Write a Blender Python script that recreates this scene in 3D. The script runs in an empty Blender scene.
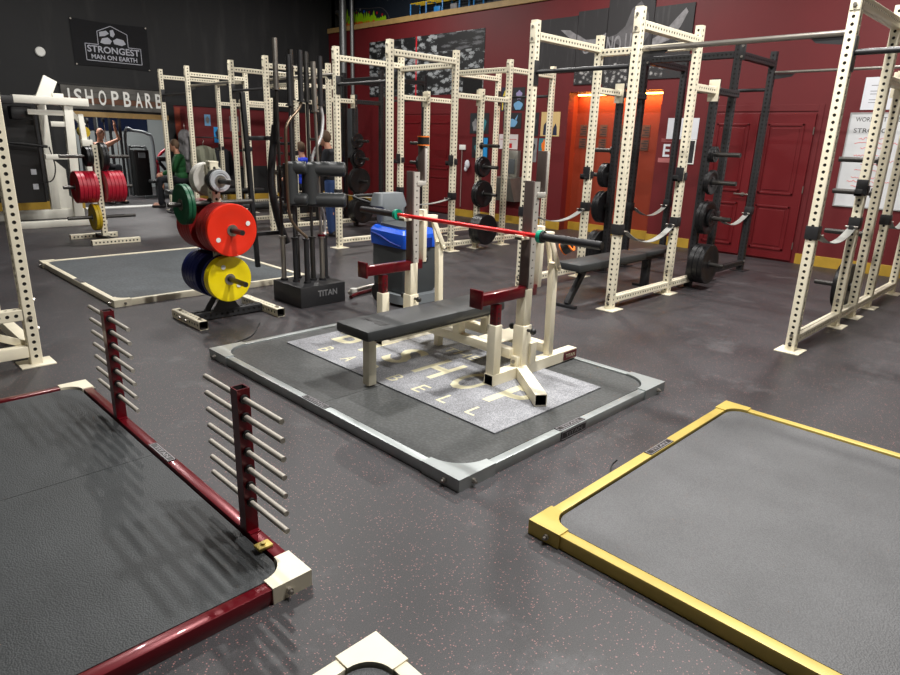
import bpy, bmesh, math, random
from mathutils import Vector, Matrix
random.seed(7)
PI = math.pi
C = bpy.context.scene.collection
sc = bpy.context.scene
# ------------------------------------------------------------------ camera
TH, PITCH, ROLL, CH = math.radians(45.3), 0.29690866, 0.03161912, 1.5702
cp, sp, cr, sr = math.cos(PITCH), math.sin(PITCH), math.cos(ROLL), math.sin(ROLL)
F = Vector((0, cp, -sp)); U0 = Vector((0, sp, cp)); R0 = Vector((1, 0, 0))
Rv = cr * R0 + sr * U0; Uv = -sr * R0 + cr * U0
rotw = Matrix.Rotation(-TH, 3, 'Z')
F, Rv, Uv = rotw @ F, rotw @ Rv, rotw @ Uv
cam = bpy.data.cameras.new('camera'); co = bpy.data.objects.new('camera', cam); C.objects.link(co)
m = Matrix((Rv, Uv, -F)).transposed().to_4x4(); m.translation = Vector((0, 0, CH))
co.matrix_world = m
cam.sensor_width = 36; cam.lens = 643.97 / 900 * 36; cam.clip_start = 0.05; cam.clip_end = 100
sc.camera = co
# ------------------------------------------------------------------ world, lights, exposure
w = bpy.data.worlds.new('world'); sc.world = w; w.use_nodes = True
w.node_tree.nodes['Background'].inputs[0].default_value = (0.9, 0.93, 1.0, 1)
w.node_tree.nodes['Background'].inputs[1].default_value = 0.045
sc.view_settings.view_transform = 'Standard'; sc.view_settings.look = 'None'
sc.view_settings.gamma = 1; sc.view_settings.use_curve_mapping = False
sc.view_settings.exposure = -0.08
LIGHTS = [(2.45, 1.2, 5.0, 235), (4.3, 1.75, 5.0, 270), (3.6, 6.4, 5.0, 145), (7.9, 1.9, 5.0, 175), (8.0, 6.2, 5.0, 150), (3.8, 10.9, 5.0, 170),
          (8.0, 11.0, 5.0, 140), (-1.2, 6.2, 5.0, 30), (7.9, -3.0, 5.0, 15)]
for (x, y, z, e) in LIGHTS:
    l = bpy.data.lights.new('ceiling_lamp_light', 'AREA'); l.shape = 'RECTANGLE'; l.size = 0.12; l.size_y = 0.34
    l.energy = e; l.color = (1.0, 0.97, 0.93)
    o = bpy.data.objects.new('ceiling_lamp_light', l); o.location = (x, y, z - 0.03); C.objects.link(o)

# ------------------------------------------------------------------ materials
MATS = {}
def lin(c):
    return tuple(((v / 255) / 12.92 if v / 255 <= 0.04045 else ((v / 255 + 0.055) / 1.055) ** 2.4) for v in c) + (1,)
def mat(name, rgb=(128, 128, 128), rough=0.5, metal=0.0, var=0.0, scale=8.0, bump=0.0, bscale=200.0, emit=None, estr=0.0, coat=0.0, spec=0.5):
    if name in MATS: return MATS[name]
    m = bpy.data.materials.new(name); m.use_nodes = True; nt = m.node_tree; b = nt.nodes['Principled BSDF']
    col = lin(rgb); b.inputs['Base Color'].default_value = col
    b.inputs['Roughness'].default_value = rough; b.inputs['Metallic'].default_value = metal
    b.inputs['Specular IOR Level'].default_value = spec
    if coat: b.inputs['Coat Weight'].default_value = coat
    tc = nt.nodes.new('ShaderNodeTexCoord')
    n = nt.nodes.new('ShaderNodeTexNoise'); n.inputs['Scale'].default_value = scale; n.inputs['Detail'].default_value = 4
    nt.links.new(tc.outputs['Object'], n.inputs['Vector'])
    v = var if var else 0.04
    r = nt.nodes.new('ShaderNodeValToRGB'); r.color_ramp.elements[0].position = 0.3; r.color_ramp.elements[1].position = 0.7
    r.color_ramp.elements[0].color = tuple(c * (1 - v) for c in col[:3]) + (1,)
    r.color_ramp.elements[1].color = tuple(min(1, c * (1 + v)) for c in col[:3]) + (1,)
    nt.links.new(n.outputs['Fac'], r.inputs['Fac']); nt.links.new(r.outputs['Color'], b.inputs['Base Color'])
    if bump:
        n2 = nt.nodes.new('ShaderNodeTexNoise'); n2.inputs['Scale'].default_value = bscale
        nt.links.new(tc.outputs['Object'], n2.inputs['Vector'])
        bp = nt.nodes.new('ShaderNodeBump'); bp.inputs['Strength'].default_value = bump; bp.inputs['Distance'].default_value = 0.002
        nt.links.new(n2.outputs['Fac'], bp.inputs['Height']); nt.links.new(bp.outputs['Normal'], b.inputs['Normal'])
    if emit:
        b.inputs['Emission Color'].default_value = lin(emit); b.inputs['Emission Strength'].default_value = estr
    MATS[name] = m; return m
CREAM = mat('cream_powder_coat', (236, 228, 204), 0.42, var=0.05, bump=0.15, bscale=500)
TUBEIN = mat('shaded_bare_tube_interior', (34, 32, 30), 0.8)  # uncoated steel, with the shade inside closed tubes put into its colour
BLACKM = mat('black_powder_coat', (38, 38, 40), 0.45, bump=0.15, bscale=500)
CRIM = mat('crimson_metallic_paint', (100, 8, 22), 0.28, 0.35, coat=0.4)
GOLD = mat('gold_powder_coat', (198, 174, 92), 0.45, 0.15, var=0.08)
ZINC = mat('zinc_plated_steel', (172, 178, 178), 0.42, 0.6, var=0.10, scale=5)
STEEL = mat('bare_steel', (165, 160, 152), 0.34, 0.85)
DSTEEL = mat('dark_steel', (78, 76, 74), 0.38, 0.8)
CHROME = mat('chrome', (205, 205, 205), 0.15, 1.0)
BLACKR = mat('black_rubber', (24, 24, 25), 0.5, bump=0.2)
BLACKP = mat('black_plastic', (20, 20, 21), 0.42)
VINYL = mat('black_vinyl_upholstery', (50, 52, 53), 0.45, bump=0.3, bscale=350)
IRON = mat('black_cast_iron', (30, 30, 32), 0.38, 0.3, bump=0.3, bscale=120)
REDP = mat('bright_red_urethane', (226, 42, 12), 0.42)
DREDP = mat('dark_red_rubber', (150, 22, 22), 0.5)
YELP = mat('yellow_urethane', (240, 216, 0), 0.42)
BLUP = mat('navy_blue_rubber', (8, 24, 92), 0.42)
GREP = mat('green_rubber', (8, 84, 54), 0.45)
WHIP = mat('off_white_rubber', (196, 194, 186), 0.5)
GRYP = mat('silver_grey_rubber', (168, 172, 176), 0.45)
CRIMP = mat('crimson_rubber', (176, 16, 44), 0.42)
MUSTP = mat('mustard_rubber', (190, 160, 20), 0.5)
WHITE = mat('white_paint', (235, 235, 230), 0.5)
WORN = mat('white_marking', (214, 208, 176), 0.85)
PAPER = mat('paper', (214, 216, 222), 0.8)
REDL = mat('red_ink', (226, 70, 66), 0.7)
BLKL = mat('black_ink', (40, 38, 40), 0.7)
TEAL = mat('teal_ring', (0, 150, 120), 0.4)
REDSH = mat('red_cerakote_shaft', (225, 40, 40), 0.3, 0.3)
ORANGE = mat('orange_rubber', (238, 120, 30), 0.5)
SBLUE = mat('blue_moulded_plastic', (28, 92, 220), 0.35)
SGREY = mat('dark_grey_moulded_plastic', (72, 76, 78), 0.45)
LGREY = mat('grey_moulded_plastic', (120, 126, 130), 0.45)
WEB = mat('grey_nylon_webbing', (150, 150, 146), 0.7)
SKIN = mat('skin', (206, 150, 124), 0.55)
HAIR = mat('brown_hair', (92, 72, 54), 0.8)
DENIM = mat('blue_denim', (42, 66, 112), 0.85)
DARKC = mat('black_fleece', (24, 26, 32), 0.9)
BLUC = mat('royal_blue_jersey', (14, 52, 190), 0.8)
GRNC = mat('green_jersey', (14, 78, 34), 0.8)
GRYC = mat('grey_green_fleece', (132, 134, 116), 0.9)

def nt_new(name):
    m = bpy.data.materials.new(name); m.use_nodes = True; MATS[name] = m
    return m, m.node_tree, m.node_tree.nodes['Principled BSDF']
def N(nt, t, **kw):
    n = nt.nodes.new(t)
    for k, v in kw.items():
        if k in n.inputs: n.inputs[k].default_value = v
        else: setattr(n, k, v)
    return n
def ramp(nt, fac, stops, interp='LINEAR'):
    r = nt.nodes.new('ShaderNodeValToRGB'); r.color_ramp.interpolation = interp
    e = r.color_ramp.elements
    while len(e) < len(stops): e.new(0.5)
    for i, (p, c) in enumerate(stops): e[i].position = p; e[i].color = c
    nt.links.new(fac, r.inputs['Fac']); return r.outputs['Color']
def mix(nt, fac, a, b):
    n = nt.nodes.new('ShaderNodeMix'); n.data_type = 'RGBA'
    for s, v in ((0, fac), (6, a), (7, b)):
        if hasattr(v, 'links') or isinstance(v, bpy.types.NodeSocket): nt.links.new(v, n.inputs[s])
        else: n.inputs[s].default_value = v
    return n.outputs[2]
def floor_mat():
    m, nt, b = nt_new('speckled_rubber_floor'); tc = N(nt, 'ShaderNodeTexCoord')
    big = N(nt, 'ShaderNodeTexNoise', Scale=0.9, Detail=6.0, Roughness=0.6); nt.links.new(tc.outputs['Object'], big.inputs['Vector'])
    base = ramp(nt, big.outputs['Fac'], [(0.3, lin((51, 50, 52))), (0.7, lin((67, 66, 69)))])
    fine = N(nt, 'ShaderNodeTexNoise', Scale=260.0, Detail=3.0); nt.links.new(tc.outputs['Object'], fine.inputs['Vector'])
    fcol = ramp(nt, fine.outputs['Fac'], [(0.35, (0.55, 0.55, 0.55, 1)), (0.7, (1.3, 1.3, 1.3, 1))])
    mm = N(nt, 'ShaderNodeMix'); mm.data_type = 'RGBA'; mm.blend_type = 'MULTIPLY'; mm.inputs[0].default_value = 1
    nt.links.new(base, mm.inputs[6]); nt.links.new(fcol, mm.inputs[7])
    # pink fleck chips, distorted voronoi cells chosen by random colour
    wn = N(nt, 'ShaderNodeTexNoise', Scale=90.0); nt.links.new(tc.outputs['Object'], wn.inputs['Vector'])
    add = N(nt, 'ShaderNodeVectorMath'); add.operation = 'MULTIPLY_ADD'
    nt.links.new(wn.outputs['Color'], add.inputs[0]); add.inputs[1].default_value = (0.006, 0.006, 0.006); nt.links.new(tc.outputs['Object'], add.inputs[2])
    vo = N(nt, 'ShaderNodeTexVoronoi', Scale=135.0); nt.links.new(add.outputs[0], vo.inputs['Vector'])
    sep = N(nt, 'ShaderNodeSeparateColor'); nt.links.new(vo.outputs['Color'], sep.inputs[0])
    pick = N(nt, 'ShaderNodeMath'); pick.operation = 'GREATER_THAN'; nt.links.new(sep.outputs[0], pick.inputs[0]); pick.inputs[1].default_value = 0.62
    dist = N(nt, 'ShaderNodeMath'); dist.operation = 'LESS_THAN'; nt.links.new(vo.outputs['Distance'], dist.inputs[0])
    thr = N(nt, 'ShaderNodeMath'); thr.operation = 'MULTIPLY'; nt.links.new(sep.outputs[1], thr.inputs[0]); thr.inputs[1].default_value = 0.42
    nt.links.new(thr.outputs[0], dist.inputs[1])
    a = N(nt, 'ShaderNodeMath'); a.operation = 'MULTIPLY'; nt.links.new(pick.outputs[0], a.inputs[0]); nt.links.new(dist.outputs[0], a.inputs[1])
    col = mix(nt, a.outputs[0], mm.outputs[2], lin((140, 100, 98)))
    # chalky scuffs
    ch = N(nt, 'ShaderNodeTexNoise', Scale=1.6, Detail=8.0, Roughness=0.75); nt.links.new(tc.outputs['Object'], ch.inputs['Vector'])
    cf = ramp(nt, ch.outputs['Fac'], [(0.56, (0, 0, 0, 1)), (0.78, (0.35, 0.35, 0.35, 1))])
    col = mix(nt, cf, col, lin((140, 140, 142)))
    nt.links.new(col, b.inputs['Base Color'])
    rr = ramp(nt, big.outputs['Fac'], [(0.3, (0.40,) * 3 + (1,)), (0.7, (0.55,) * 3 + (1,))]); nt.links.new(rr, b.inputs['Roughness'])
    bp = N(nt, 'ShaderNodeBump', Strength=0.25, Distance=0.002); nt.links.new(fine.outputs['Fac'], bp.inputs['Height']); nt.links.new(bp.outputs['Normal'], b.inputs['Normal'])
    b.inputs['Specular IOR Level'].default_value = 0.45
    return m
def wall_mat(name, rgb, rough=0.55, var=0.1, streak=0.0):
    m, nt, b = nt_new(name); tc = N(nt, 'ShaderNodeTexCoord')
    n = N(nt, 'ShaderNodeTexNoise', Scale=1.4, Detail=5.0); nt.links.new(tc.outputs['Object'], n.inputs['Vector'])
    c = lin(rgb)
    col = ramp(nt, n.outputs['Fac'], [(0.3, tuple(v * (1 - var) for v in c[:3]) + (1,)), (0.7, tuple(v * (1 + var) for v in c[:3]) + (1,))])
    if streak:
        mp = N(nt, 'ShaderNodeMapping'); mp.inputs['Scale'].default_value = (2.5, 2.5, 0.35); nt.links.new(tc.outputs['Object'], mp.inputs['Vector'])
        s = N(nt, 'ShaderNodeTexNoise', Scale=1.3, Detail=5.0); nt.links.new(mp.outputs[0], s.inputs['Vector'])
        sf = ramp(nt, s.outputs['Fac'], [(0.55, (0, 0, 0, 1)), (0.8, (streak,) * 3 + (1,))])
        col = mix(nt, sf, col, lin((130, 128, 126)))
    nt.links.new(col, b.inputs['Base Color']); b.inputs['Roughness'].default_value = rough
    n2 = N(nt, 'ShaderNodeTexNoise', Scale=60.0); nt.links.new(tc.outputs['Object'], n2.inputs['Vector'])
    bp = N(nt, 'ShaderNodeBump', Strength=0.15, Distance=0.003); nt.links.new(n2.outputs['Fac'], bp.inputs['Height']); nt.links.new(bp.outputs['Normal'], b.inputs['Normal'])
    return m
def mat_rubber(name, rgb, pat=160.0):
    m, nt, b = nt_new(name); tc = N(nt, 'ShaderNodeTexCoord')
    n = N(nt, 'ShaderNodeTexNoise', Scale=2.2, Detail=6.0, Roughness=0.65); nt.links.new(tc.outputs['Object'], n.inputs['Vector'])
    c = lin(rgb)
    col = ramp(nt, n.outputs['Fac'], [(0.3, tuple(v * 0.82 for v in c[:3]) + (1,)), (0.72, tuple(v * 1.22 for v in c[:3]) + (1,))])
    v = N(nt, 'ShaderNodeTexVoronoi', Scale=pat); v.feature = 'F1'; nt.links.new(tc.outputs['Object'], v.inputs['Vector'])
    vc = ramp(nt, v.outputs['Distance'], [(0.15, (1.25,) * 3 + (1,)), (0.6, (0.7,) * 3 + (1,))])
    mm = N(nt, 'ShaderNodeMix'); mm.data_type = 'RGBA'; mm.blend_type = 'MULTIPLY'; mm.inputs[0].default_value = 0.7
    nt.links.new(col, mm.inputs[6]); nt.links.new(vc, mm.inputs[7]); nt.links.new(mm.outputs[2], b.inputs['Base Color'])
    b.inputs['Roughness'].default_value = 0.55
    bp = N(nt, 'ShaderNodeBump', Strength=0.6, Distance=0.002); bp.invert = True
    nt.links.new(v.outputs['Distance'], bp.inputs['Height']); nt.links.new(bp.outputs['Normal'], b.inputs['Normal'])
    return m
def carpet_mat():
    m, nt, b = nt_new('grey_carpet'); tc = N(nt, 'ShaderNodeTexCoord')
    n = N(nt, 'ShaderNodeTexNoise', Scale=140.0, Detail=4.0); nt.links.new(tc.outputs['Object'], n.inputs['Vector'])
    n1 = N(nt, 'ShaderNodeTexNoise', Scale=5.0, Detail=6.0); nt.links.new(tc.outputs['Object'], n1.inputs['Vector'])
    c0 = ramp(nt, n.outputs['Fac'], [(0.3, lin((108, 110, 114))), (0.7, lin((168, 169, 174)))])
    c1 = ramp(nt, n1.outputs['Fac'], [(0.35, (0.8,) * 3 + (1,)), (0.65, (1.15,) * 3 + (1,))])
    mm = N(nt, 'ShaderNodeMix'); mm.data_type = 'RGBA'; mm.blend_type = 'MULTIPLY'; mm.inputs[0].default_value = 1
    nt.links.new(c0, mm.inputs[6]); nt.links.new(c1, mm.inputs[7]); nt.links.new(mm.outputs[2], b.inputs['Base Color'])
    b.inputs['Roughness'].default_value = 0.95
    bp = N(nt, 'ShaderNodeBump', Strength=0.8, Distance=0.004); nt.links.new(n.outputs['Fac'], bp.inputs['Height']); nt.links.new(bp.outputs['Normal'], b.inputs['Normal'])
    return m
def newsprint_mat(name, dark, light, sx=1.0, sz=7.0, thr=0.5):
    """rows of dense photo-like marks for printed wall graphics"""
    m, nt, b = nt_new(name); tc = N(nt, 'ShaderNodeTexCoord')
    mp = N(nt, 'ShaderNodeMapping'); mp.inputs['Scale'].default_value = (3.0, 3.0 * sx, sz); nt.links.new(tc.outputs['Object'], mp.inputs['Vector'])
    v = N(nt, 'ShaderNodeTexVoronoi', Scale=1.6); v.feature = 'F1'; nt.links.new(mp.outputs[0], v.inputs['Vector'])
    n = N(nt, 'ShaderNodeTexNoise', Scale=9.0, Detail=5.0); nt.links.new(mp.outputs[0], n.inputs['Vector'])
    ad = N(nt, 'ShaderNodeMath'); ad.operation = 'ADD'; nt.links.new(v.outputs['Distance'], ad.inputs[0]); nt.links.new(n.outputs['Fac'], ad.inputs[1])
    col = ramp(nt, ad.outputs[0], [(thr, lin(light)), (thr + 0.35, lin(dark))]); nt.links.new(col, b.inputs['Base Color'])
    b.inputs['Roughness'].default_value = 0.6
    return m
FLOOR = floor_mat()
MATG = mat_rubber('black_hammered_rubber', (60, 63, 65))
MATGOLD = mat_rubber('grey_hammered_rubber', (92, 93, 95))
MATGREY = mat_rubber('blue_grey_rubber', (78, 84, 88), 40)
MATSMOOTH = mat_rubber('charcoal_rubber_mat', (72, 74, 74), 60)
CARPET = carpet_mat()
RED_WALL = wall_mat('crimson_wall_paint', (96, 14, 20), 0.6, 0.10)
RED_DOOR = wall_mat('crimson_door_gloss', (100, 10, 18), 0.45, 0.05)
BLACK_WALL = wall_mat('black_wall_paint', (21, 22, 24), 0.7, 0.12, streak=0.12)
NAVY_WALL = wall_mat('dark_navy_wall_paint', (26, 36, 48), 0.6, 0.15)
GREY_WALL = wall_mat('pale_grey_wall_paint', (150, 156, 156), 0.6, 0.05)
ORANGE_WALL = wall_mat('brown_red_alcove_paint', (132, 46, 22), 0.55, 0.06)
YEL = mat('mustard_baseboard_paint', (182, 146, 52), 0.45, var=0.1)
WOODT = mat('pale_wood_trim', (164, 134, 84), 0.55, var=0.12)
CEIL = mat('dark_ceiling', (30, 31, 34), 0.9)
EMIW = mat('lamp_diffuser', (255, 255, 255), 0.5, emit=(255, 248, 238), estr=6)
EMIO = mat('warm_strip_light', (255, 200, 120), 0.5, emit=(255, 205, 120), estr=7)

# ------------------------------------------------------------------ mesh helpers
class MB:
    def __init__(s): s.v = []; s.f = []; s.mi = []
    def add(s, vs, fs, mi=0):
        o = len(s.v); s.v += [tuple(v) for v in vs]; s.f += [tuple(i + o for i in f) for f in fs]; s.mi += [mi] * len(fs); return s
    def box(s, a, b, M=None, bev=0.0, mi=0):
        """a,b = opposite corners; bev = chamfered vertical and horizontal edges"""
        x0, x1 = sorted((a[0], b[0])); y0, y1 = sorted((a[1], b[1])); z0, z1 = sorted((a[2], b[2]))
        if bev <= 0 or min(x1 - x0, y1 - y0, z1 - z0) < 2.2 * bev:
            vs = [(x, y, z) for z in (z0, z1) for y in (y0, y1) for x in (x0, x1)]
            fs = [(0, 2, 3, 1), (4, 5, 7, 6), (0, 1, 5, 4), (2, 6, 7, 3), (0, 4, 6, 2), (1, 3, 7, 5)]
        else:
            bm = bmesh.new(); bmesh.ops.create_cube(bm, size=1)
            for v in bm.verts: v.co = Vector(((x0 + x1) / 2 + v.co.x * (x1 - x0), (y0 + y1) / 2 + v.co.y * (y1 - y0), (z0 + z1) / 2 + v.co.z * (z1 - z0)))
            bmesh.ops.bevel(bm, geom=bm.edges[:], offset=bev, segments=2, affect='EDGES', profile=0.5)
            bm.verts.index_update(); vs = [v.co.copy() for v in bm.verts]; fs = [[v.index for v in f.verts] for f in bm.faces]; bm.free()
        if M: vs = [M @ Vector(v) for v in vs]
        return s.add(vs, fs, mi)
    def bar(s, p0, p1, w, h=None, up=(0, 0, 1), bev=0.003, mi=0, hollow=0.0):
        """rectangular bar from p0 to p1; w across, h along 'up'; hollow = wall thickness (open ended tube)"""
        h = h or w; p0, p1 = Vector(p0), Vector(p1); d = p1 - p0; L = d.length; d.normalize()
        u = Vector(up); u = (u - d * u.dot(d))
        if u.length < 1e-4: u = Vector((1, 0, 0)) if abs(d.x) < 0.9 else Vector((0, 1, 0)); u = u - d * u.dot(d)
        u.normalize(); r = d.cross(u)
        M = Matrix((r, u, d)).transposed().to_4x4(); M.translation = p0
        if hollow:
            t = hollow; W, H = w / 2, h / 2
            o = [(-W, -H), (W, -H), (W, H), (-W, H)]; i = [(-W + t, -H + t), (W - t, -H + t), (W - t, H - t), (-W + t, H - t)]
            vs = [(x, y, z) for z in (0, L) for (x, y) in o] + [(x, y, z) for z in (0, L) for (x, y) in i]; fs = []
            for k in range(4):
                n = (k + 1) % 4
                fs += [(k, n, 4 + n, 4 + k), (k, 8 + k, 8 + n, n), (4 + k, 4 + n, 12 + n, 12 + k)]
            o_ = len(s.v); s.add([M @ Vector(v) for v in vs], fs, mi)
            inner = [(8 + k, 12 + k, 12 + (k + 1) % 4, 8 + (k + 1) % 4) for k in range(4)]
            s.f += [tuple(i + o_ for i in f) for f in inner]; s.mi += [1] * 4; return s
        return s.box((-w / 2, -h / 2, 0), (w / 2, h / 2, L), M, bev, mi)
    def cyl(s, p0, p1, r, n=20, r2=None, caps=True, mi=0):
        p0, p1 = Vector(p0), Vector(p1); d = (p1 - p0).normalized(); r2 = r if r2 is None else r2
        a = Vector((0, 0, 1)) if abs(d.z) < 0.9 else Vector((1, 0, 0)); u = d.cross(a).normalized(); q = d.cross(u)
        vs = []
        for p, rr in ((p0, r), (p1, r2)):
            vs += [p + (u * math.cos(2 * PI * k / n) + q * math.sin(2 * PI * k / n)) * rr for k in range(n)]
        fs = [(k, (k + 1) % n, n + (k + 1) % n, n + k) for k in range(n)]
        if caps: fs += [tuple(range(n))[::-1], tuple(range(n, 2 * n))]
        return s.add(vs, fs, mi)
    def lathe(s, prof, p, ax=(0, 0, 1), n=40, mi=0):
        """prof: list of (radius, distance along axis) closed into a ring"""
        p = Vector(p); d = Vector(ax).normalized()
        a = Vector((0, 0, 1)) if abs(d.z) < 0.9 else Vector((1, 0, 0)); u = d.cross(a).normalized(); q = d.cross(u)
        vs = []; m_ = len(prof)
        for k in range(n):
            t = 2 * PI * k / n; e = u * math.cos(t) + q * math.sin(t)
            vs += [p + e * r + d * z for r, z in prof]
        fs = []
        for k in range(n):
            a0 = k * m_; b0 = ((k + 1) % n) * m_
            for j in range(m_):
                j2 = (j + 1) % m_
                fs.append((a0 + j, b0 + j, b0 + j2, a0 + j2))
        return s.add(vs, fs, mi)
    def path(s, pts, r, n=12, mi=0, sub=6, caps=True):
        """round tube through pts, corners rounded by a Catmull-Rom pass"""
        P = [Vector(p) for p in pts]
        if sub > 1 and len(P) > 2:
            Q = []
            for i in range(len(P) - 1):
                a = P[i - 1] if i else P[0] * 2 - P[1]; b = P[i]; c_ = P[i + 1]; d = P[i + 2] if i + 2 < len(P) else P[-1] * 2 - P[-2]
                for k in range(sub):
                    t = k / sub
                    Q.append(0.5 * ((2 * b) + (c_ - a) * t + (2 * a - 5 * b + 4 * c_ - d) * t * t + (3 * b - a - 3 * c_ + d) * t ** 3))
            Q.append(P[-1]); P = Q
        rr = r if isinstance(r, (list, tuple)) else None
        vs = []; u = None
        for i, p in enumerate(P):
            t = (P[min(i + 1, len(P) - 1)] - P[max(i - 1, 0)]).normalized()
            if u is None:
                a = Vector((0, 0, 1)) if abs(t.z) < 0.9 else Vector((1, 0, 0)); u = t.cross(a).normalized()
            u = (u - t * u.dot(t)).normalized(); q = t.cross(u)
            if rr: x = i / (len(P) - 1) * (len(rr) - 1); k = min(int(x), len(rr) - 2); ra = rr[k] + (rr[k + 1] - rr[k]) * (x - k)
            else: ra = r
            vs += [p + (u * math.cos(2 * PI * k / n) + q * math.sin(2 * PI * k / n)) * ra for k in range(n)]
        fs = [(i * n + k, i * n + (k + 1) % n, (i + 1) * n + (k + 1) % n, (i + 1) * n + k) for i in range(len(P) - 1) for k in range(n)]
        if caps: fs += [tuple(range(n))[::-1], tuple(range((len(P) - 1) * n, len(P) * n))]
        return s.add(vs, fs, mi)
    def prism(s, poly, p, ex, ey, en, t, mi=0):
        """polygon (2-D) in axes ex,ey at p, extruded by t along en"""
        p, ex, ey, en = Vector(p), Vector(ex), Vector(ey), Vector(en); n = len(poly)
        vs = [p + ex * a + ey * b for a, b in poly]; vs += [v + en * t for v in vs]
        fs = [tuple(range(n))[::-1], tuple(range(n, 2 * n))] + [(k, (k + 1) % n, n + (k + 1) % n, n + k) for k in range(n)]
        return s.add(vs, fs, mi)
    def sphere(s, c, r, n=16, m_=10, sc_=(1, 1, 1), mi=0):
        c = Vector(c); vs = [c + Vector((0, 0, r * sc_[2]))]
        for i in range(1, m_):
            t = PI * i / m_
            for k in range(n):
                a = 2 * PI * k / n
                vs.append(c + Vector((r * math.sin(t) * math.cos(a) * sc_[0], r * math.sin(t) * math.sin(a) * sc_[1], r * math.cos(t) * sc_[2])))
        vs.append(c - Vector((0, 0, r * sc_[2]))); L = len(vs) - 1
        fs = [(0, 1 + k, 1 + (k + 1) % n) for k in range(n)]
        for i in range(m_ - 2):
            for k in range(n):
                a = 1 + i * n + k; b = 1 + i * n + (k + 1) % n; fs.append((a, a + n, b + n, b))
        fs += [(L, L - n + (k + 1) % n, L - n + k) for k in range(n)]
        return s.add(vs, fs, mi)
    def mesh(s, name, mats, smooth=True):
        me = bpy.data.meshes.new(name); me.from_pydata(s.v, [], s.f)
        bm = bmesh.new(); bm.from_mesh(me); bmesh.ops.recalc_face_normals(bm, faces=bm.faces[:]); bm.to_mesh(me); bm.free()
        mats = mats if isinstance(mats, (list, tuple)) else [mats]
        for x in mats: me.materials.append(x)
        if len(mats) > 1:
            for p_, i in zip(me.polygons, s.mi): p_.material_index = i
        if smooth: me.shade_smooth(); me.set_sharp_from_angle(angle=math.radians(32))
        return me
    def build(s, name, mats, parent=None, smooth=True):
        return link(name, s.mesh(name, mats, smooth), parent)
def link(name, me, parent=None, loc=None, rotz=None):
    o = bpy.data.objects.new(name, me); C.objects.link(o)
    if parent:
        o.parent = parent; root = parent
        L = Vector((0, 0, 0)); par = parent; Mx = Matrix.Identity(4)
        chain = []
        while par: chain.append(par); par = par.parent
        for q in reversed(chain): Mx = Mx @ q.matrix_basis
        o.matrix_parent_inverse = Matrix.Identity(4)
        if loc is None and rotz is None: o.matrix_basis = Mx.inverted()      # geometry given in world space
    if loc is not None: o.location = loc
    if rotz is not None: o.rotation_euler = (0, 0, rotz)
    return o
def tag(o, label, cat, group=None, kind=None):
    if label: o['label'] = label
    if cat: o['category'] = cat
    if group: o['group'] = group
    if kind: o['kind'] = kind
    return o
def thing(name, label, cat, loc=(0, 0, 0), group=None):
    o = bpy.data.objects.new(name, None); C.objects.link(o); o.location = loc; o.empty_display_size = 0.1
    return tag(o, label, cat, group)
def struct(name, mb, m_, smooth=False):
    o = mb.build(name, m_, None, smooth); o['kind'] = 'structure'; return o
def dup(root, delta=(0, 0, 0), label=None, group=None, rotz=None):
    r = root.copy(); C.objects.link(r); r.location = Vector(root.location) + Vector(delta)
    if rotz is not None: r.rotation_euler = (0, 0, rotz)
    if label: r['label'] = label
    if group: r['group'] = group
    for ch in list(root.children):
        c_ = ch.copy(); C.objects.link(c_); c_.parent = r
        for g in list(ch.children):
            d = g.copy(); C.objects.link(d); d.parent = c_
    return r
def text_mb(mb, txt, p, ex, ey, h, t=0.002, mi=0, align='CENTER', width=None, bold=False):
    """lettering as thin extruded glyph meshes; p centre, ex reading direction, ey up"""
    cu = bpy.data.curves.new('lettering', 'FONT'); cu.body = txt; cu.size = 1.0; cu.align_x = 'CENTER'; cu.align_y = 'CENTER'
    cu.resolution_u = 3
    if bold: cu.offset = 0.02
    ob = bpy.data.objects.new('lettering', cu); C.objects.link(ob)
    dg = bpy.context.evaluated_depsgraph_get(); me = bpy.data.meshes.new_from_object(ob.evaluated_get(dg))
    bpy.data.objects.remove(ob); bpy.data.curves.remove(cu)
    xs = [v.co.x for v in me.vertices]; ys = [v.co.y for v in me.vertices]
    if not xs: return
    cx, cy = (max(xs) + min(xs)) / 2, (max(ys) + min(ys)) / 2; sy = h / (max(ys) - min(ys)); sx = (width / (max(xs) - min(xs))) if width else sy
    p, ex, ey = Vector(p), Vector(ex), Vector(ey); en = ex.cross(ey)
    vs = [p + ex * (v.co.x - cx) * sx + ey * (v.co.y - cy) * sy + en * t for v in me.vertices]
    mb.add(vs, [tuple(f.vertices) for f in me.polygons], mi)
    bpy.data.meshes.remove(me)

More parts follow.
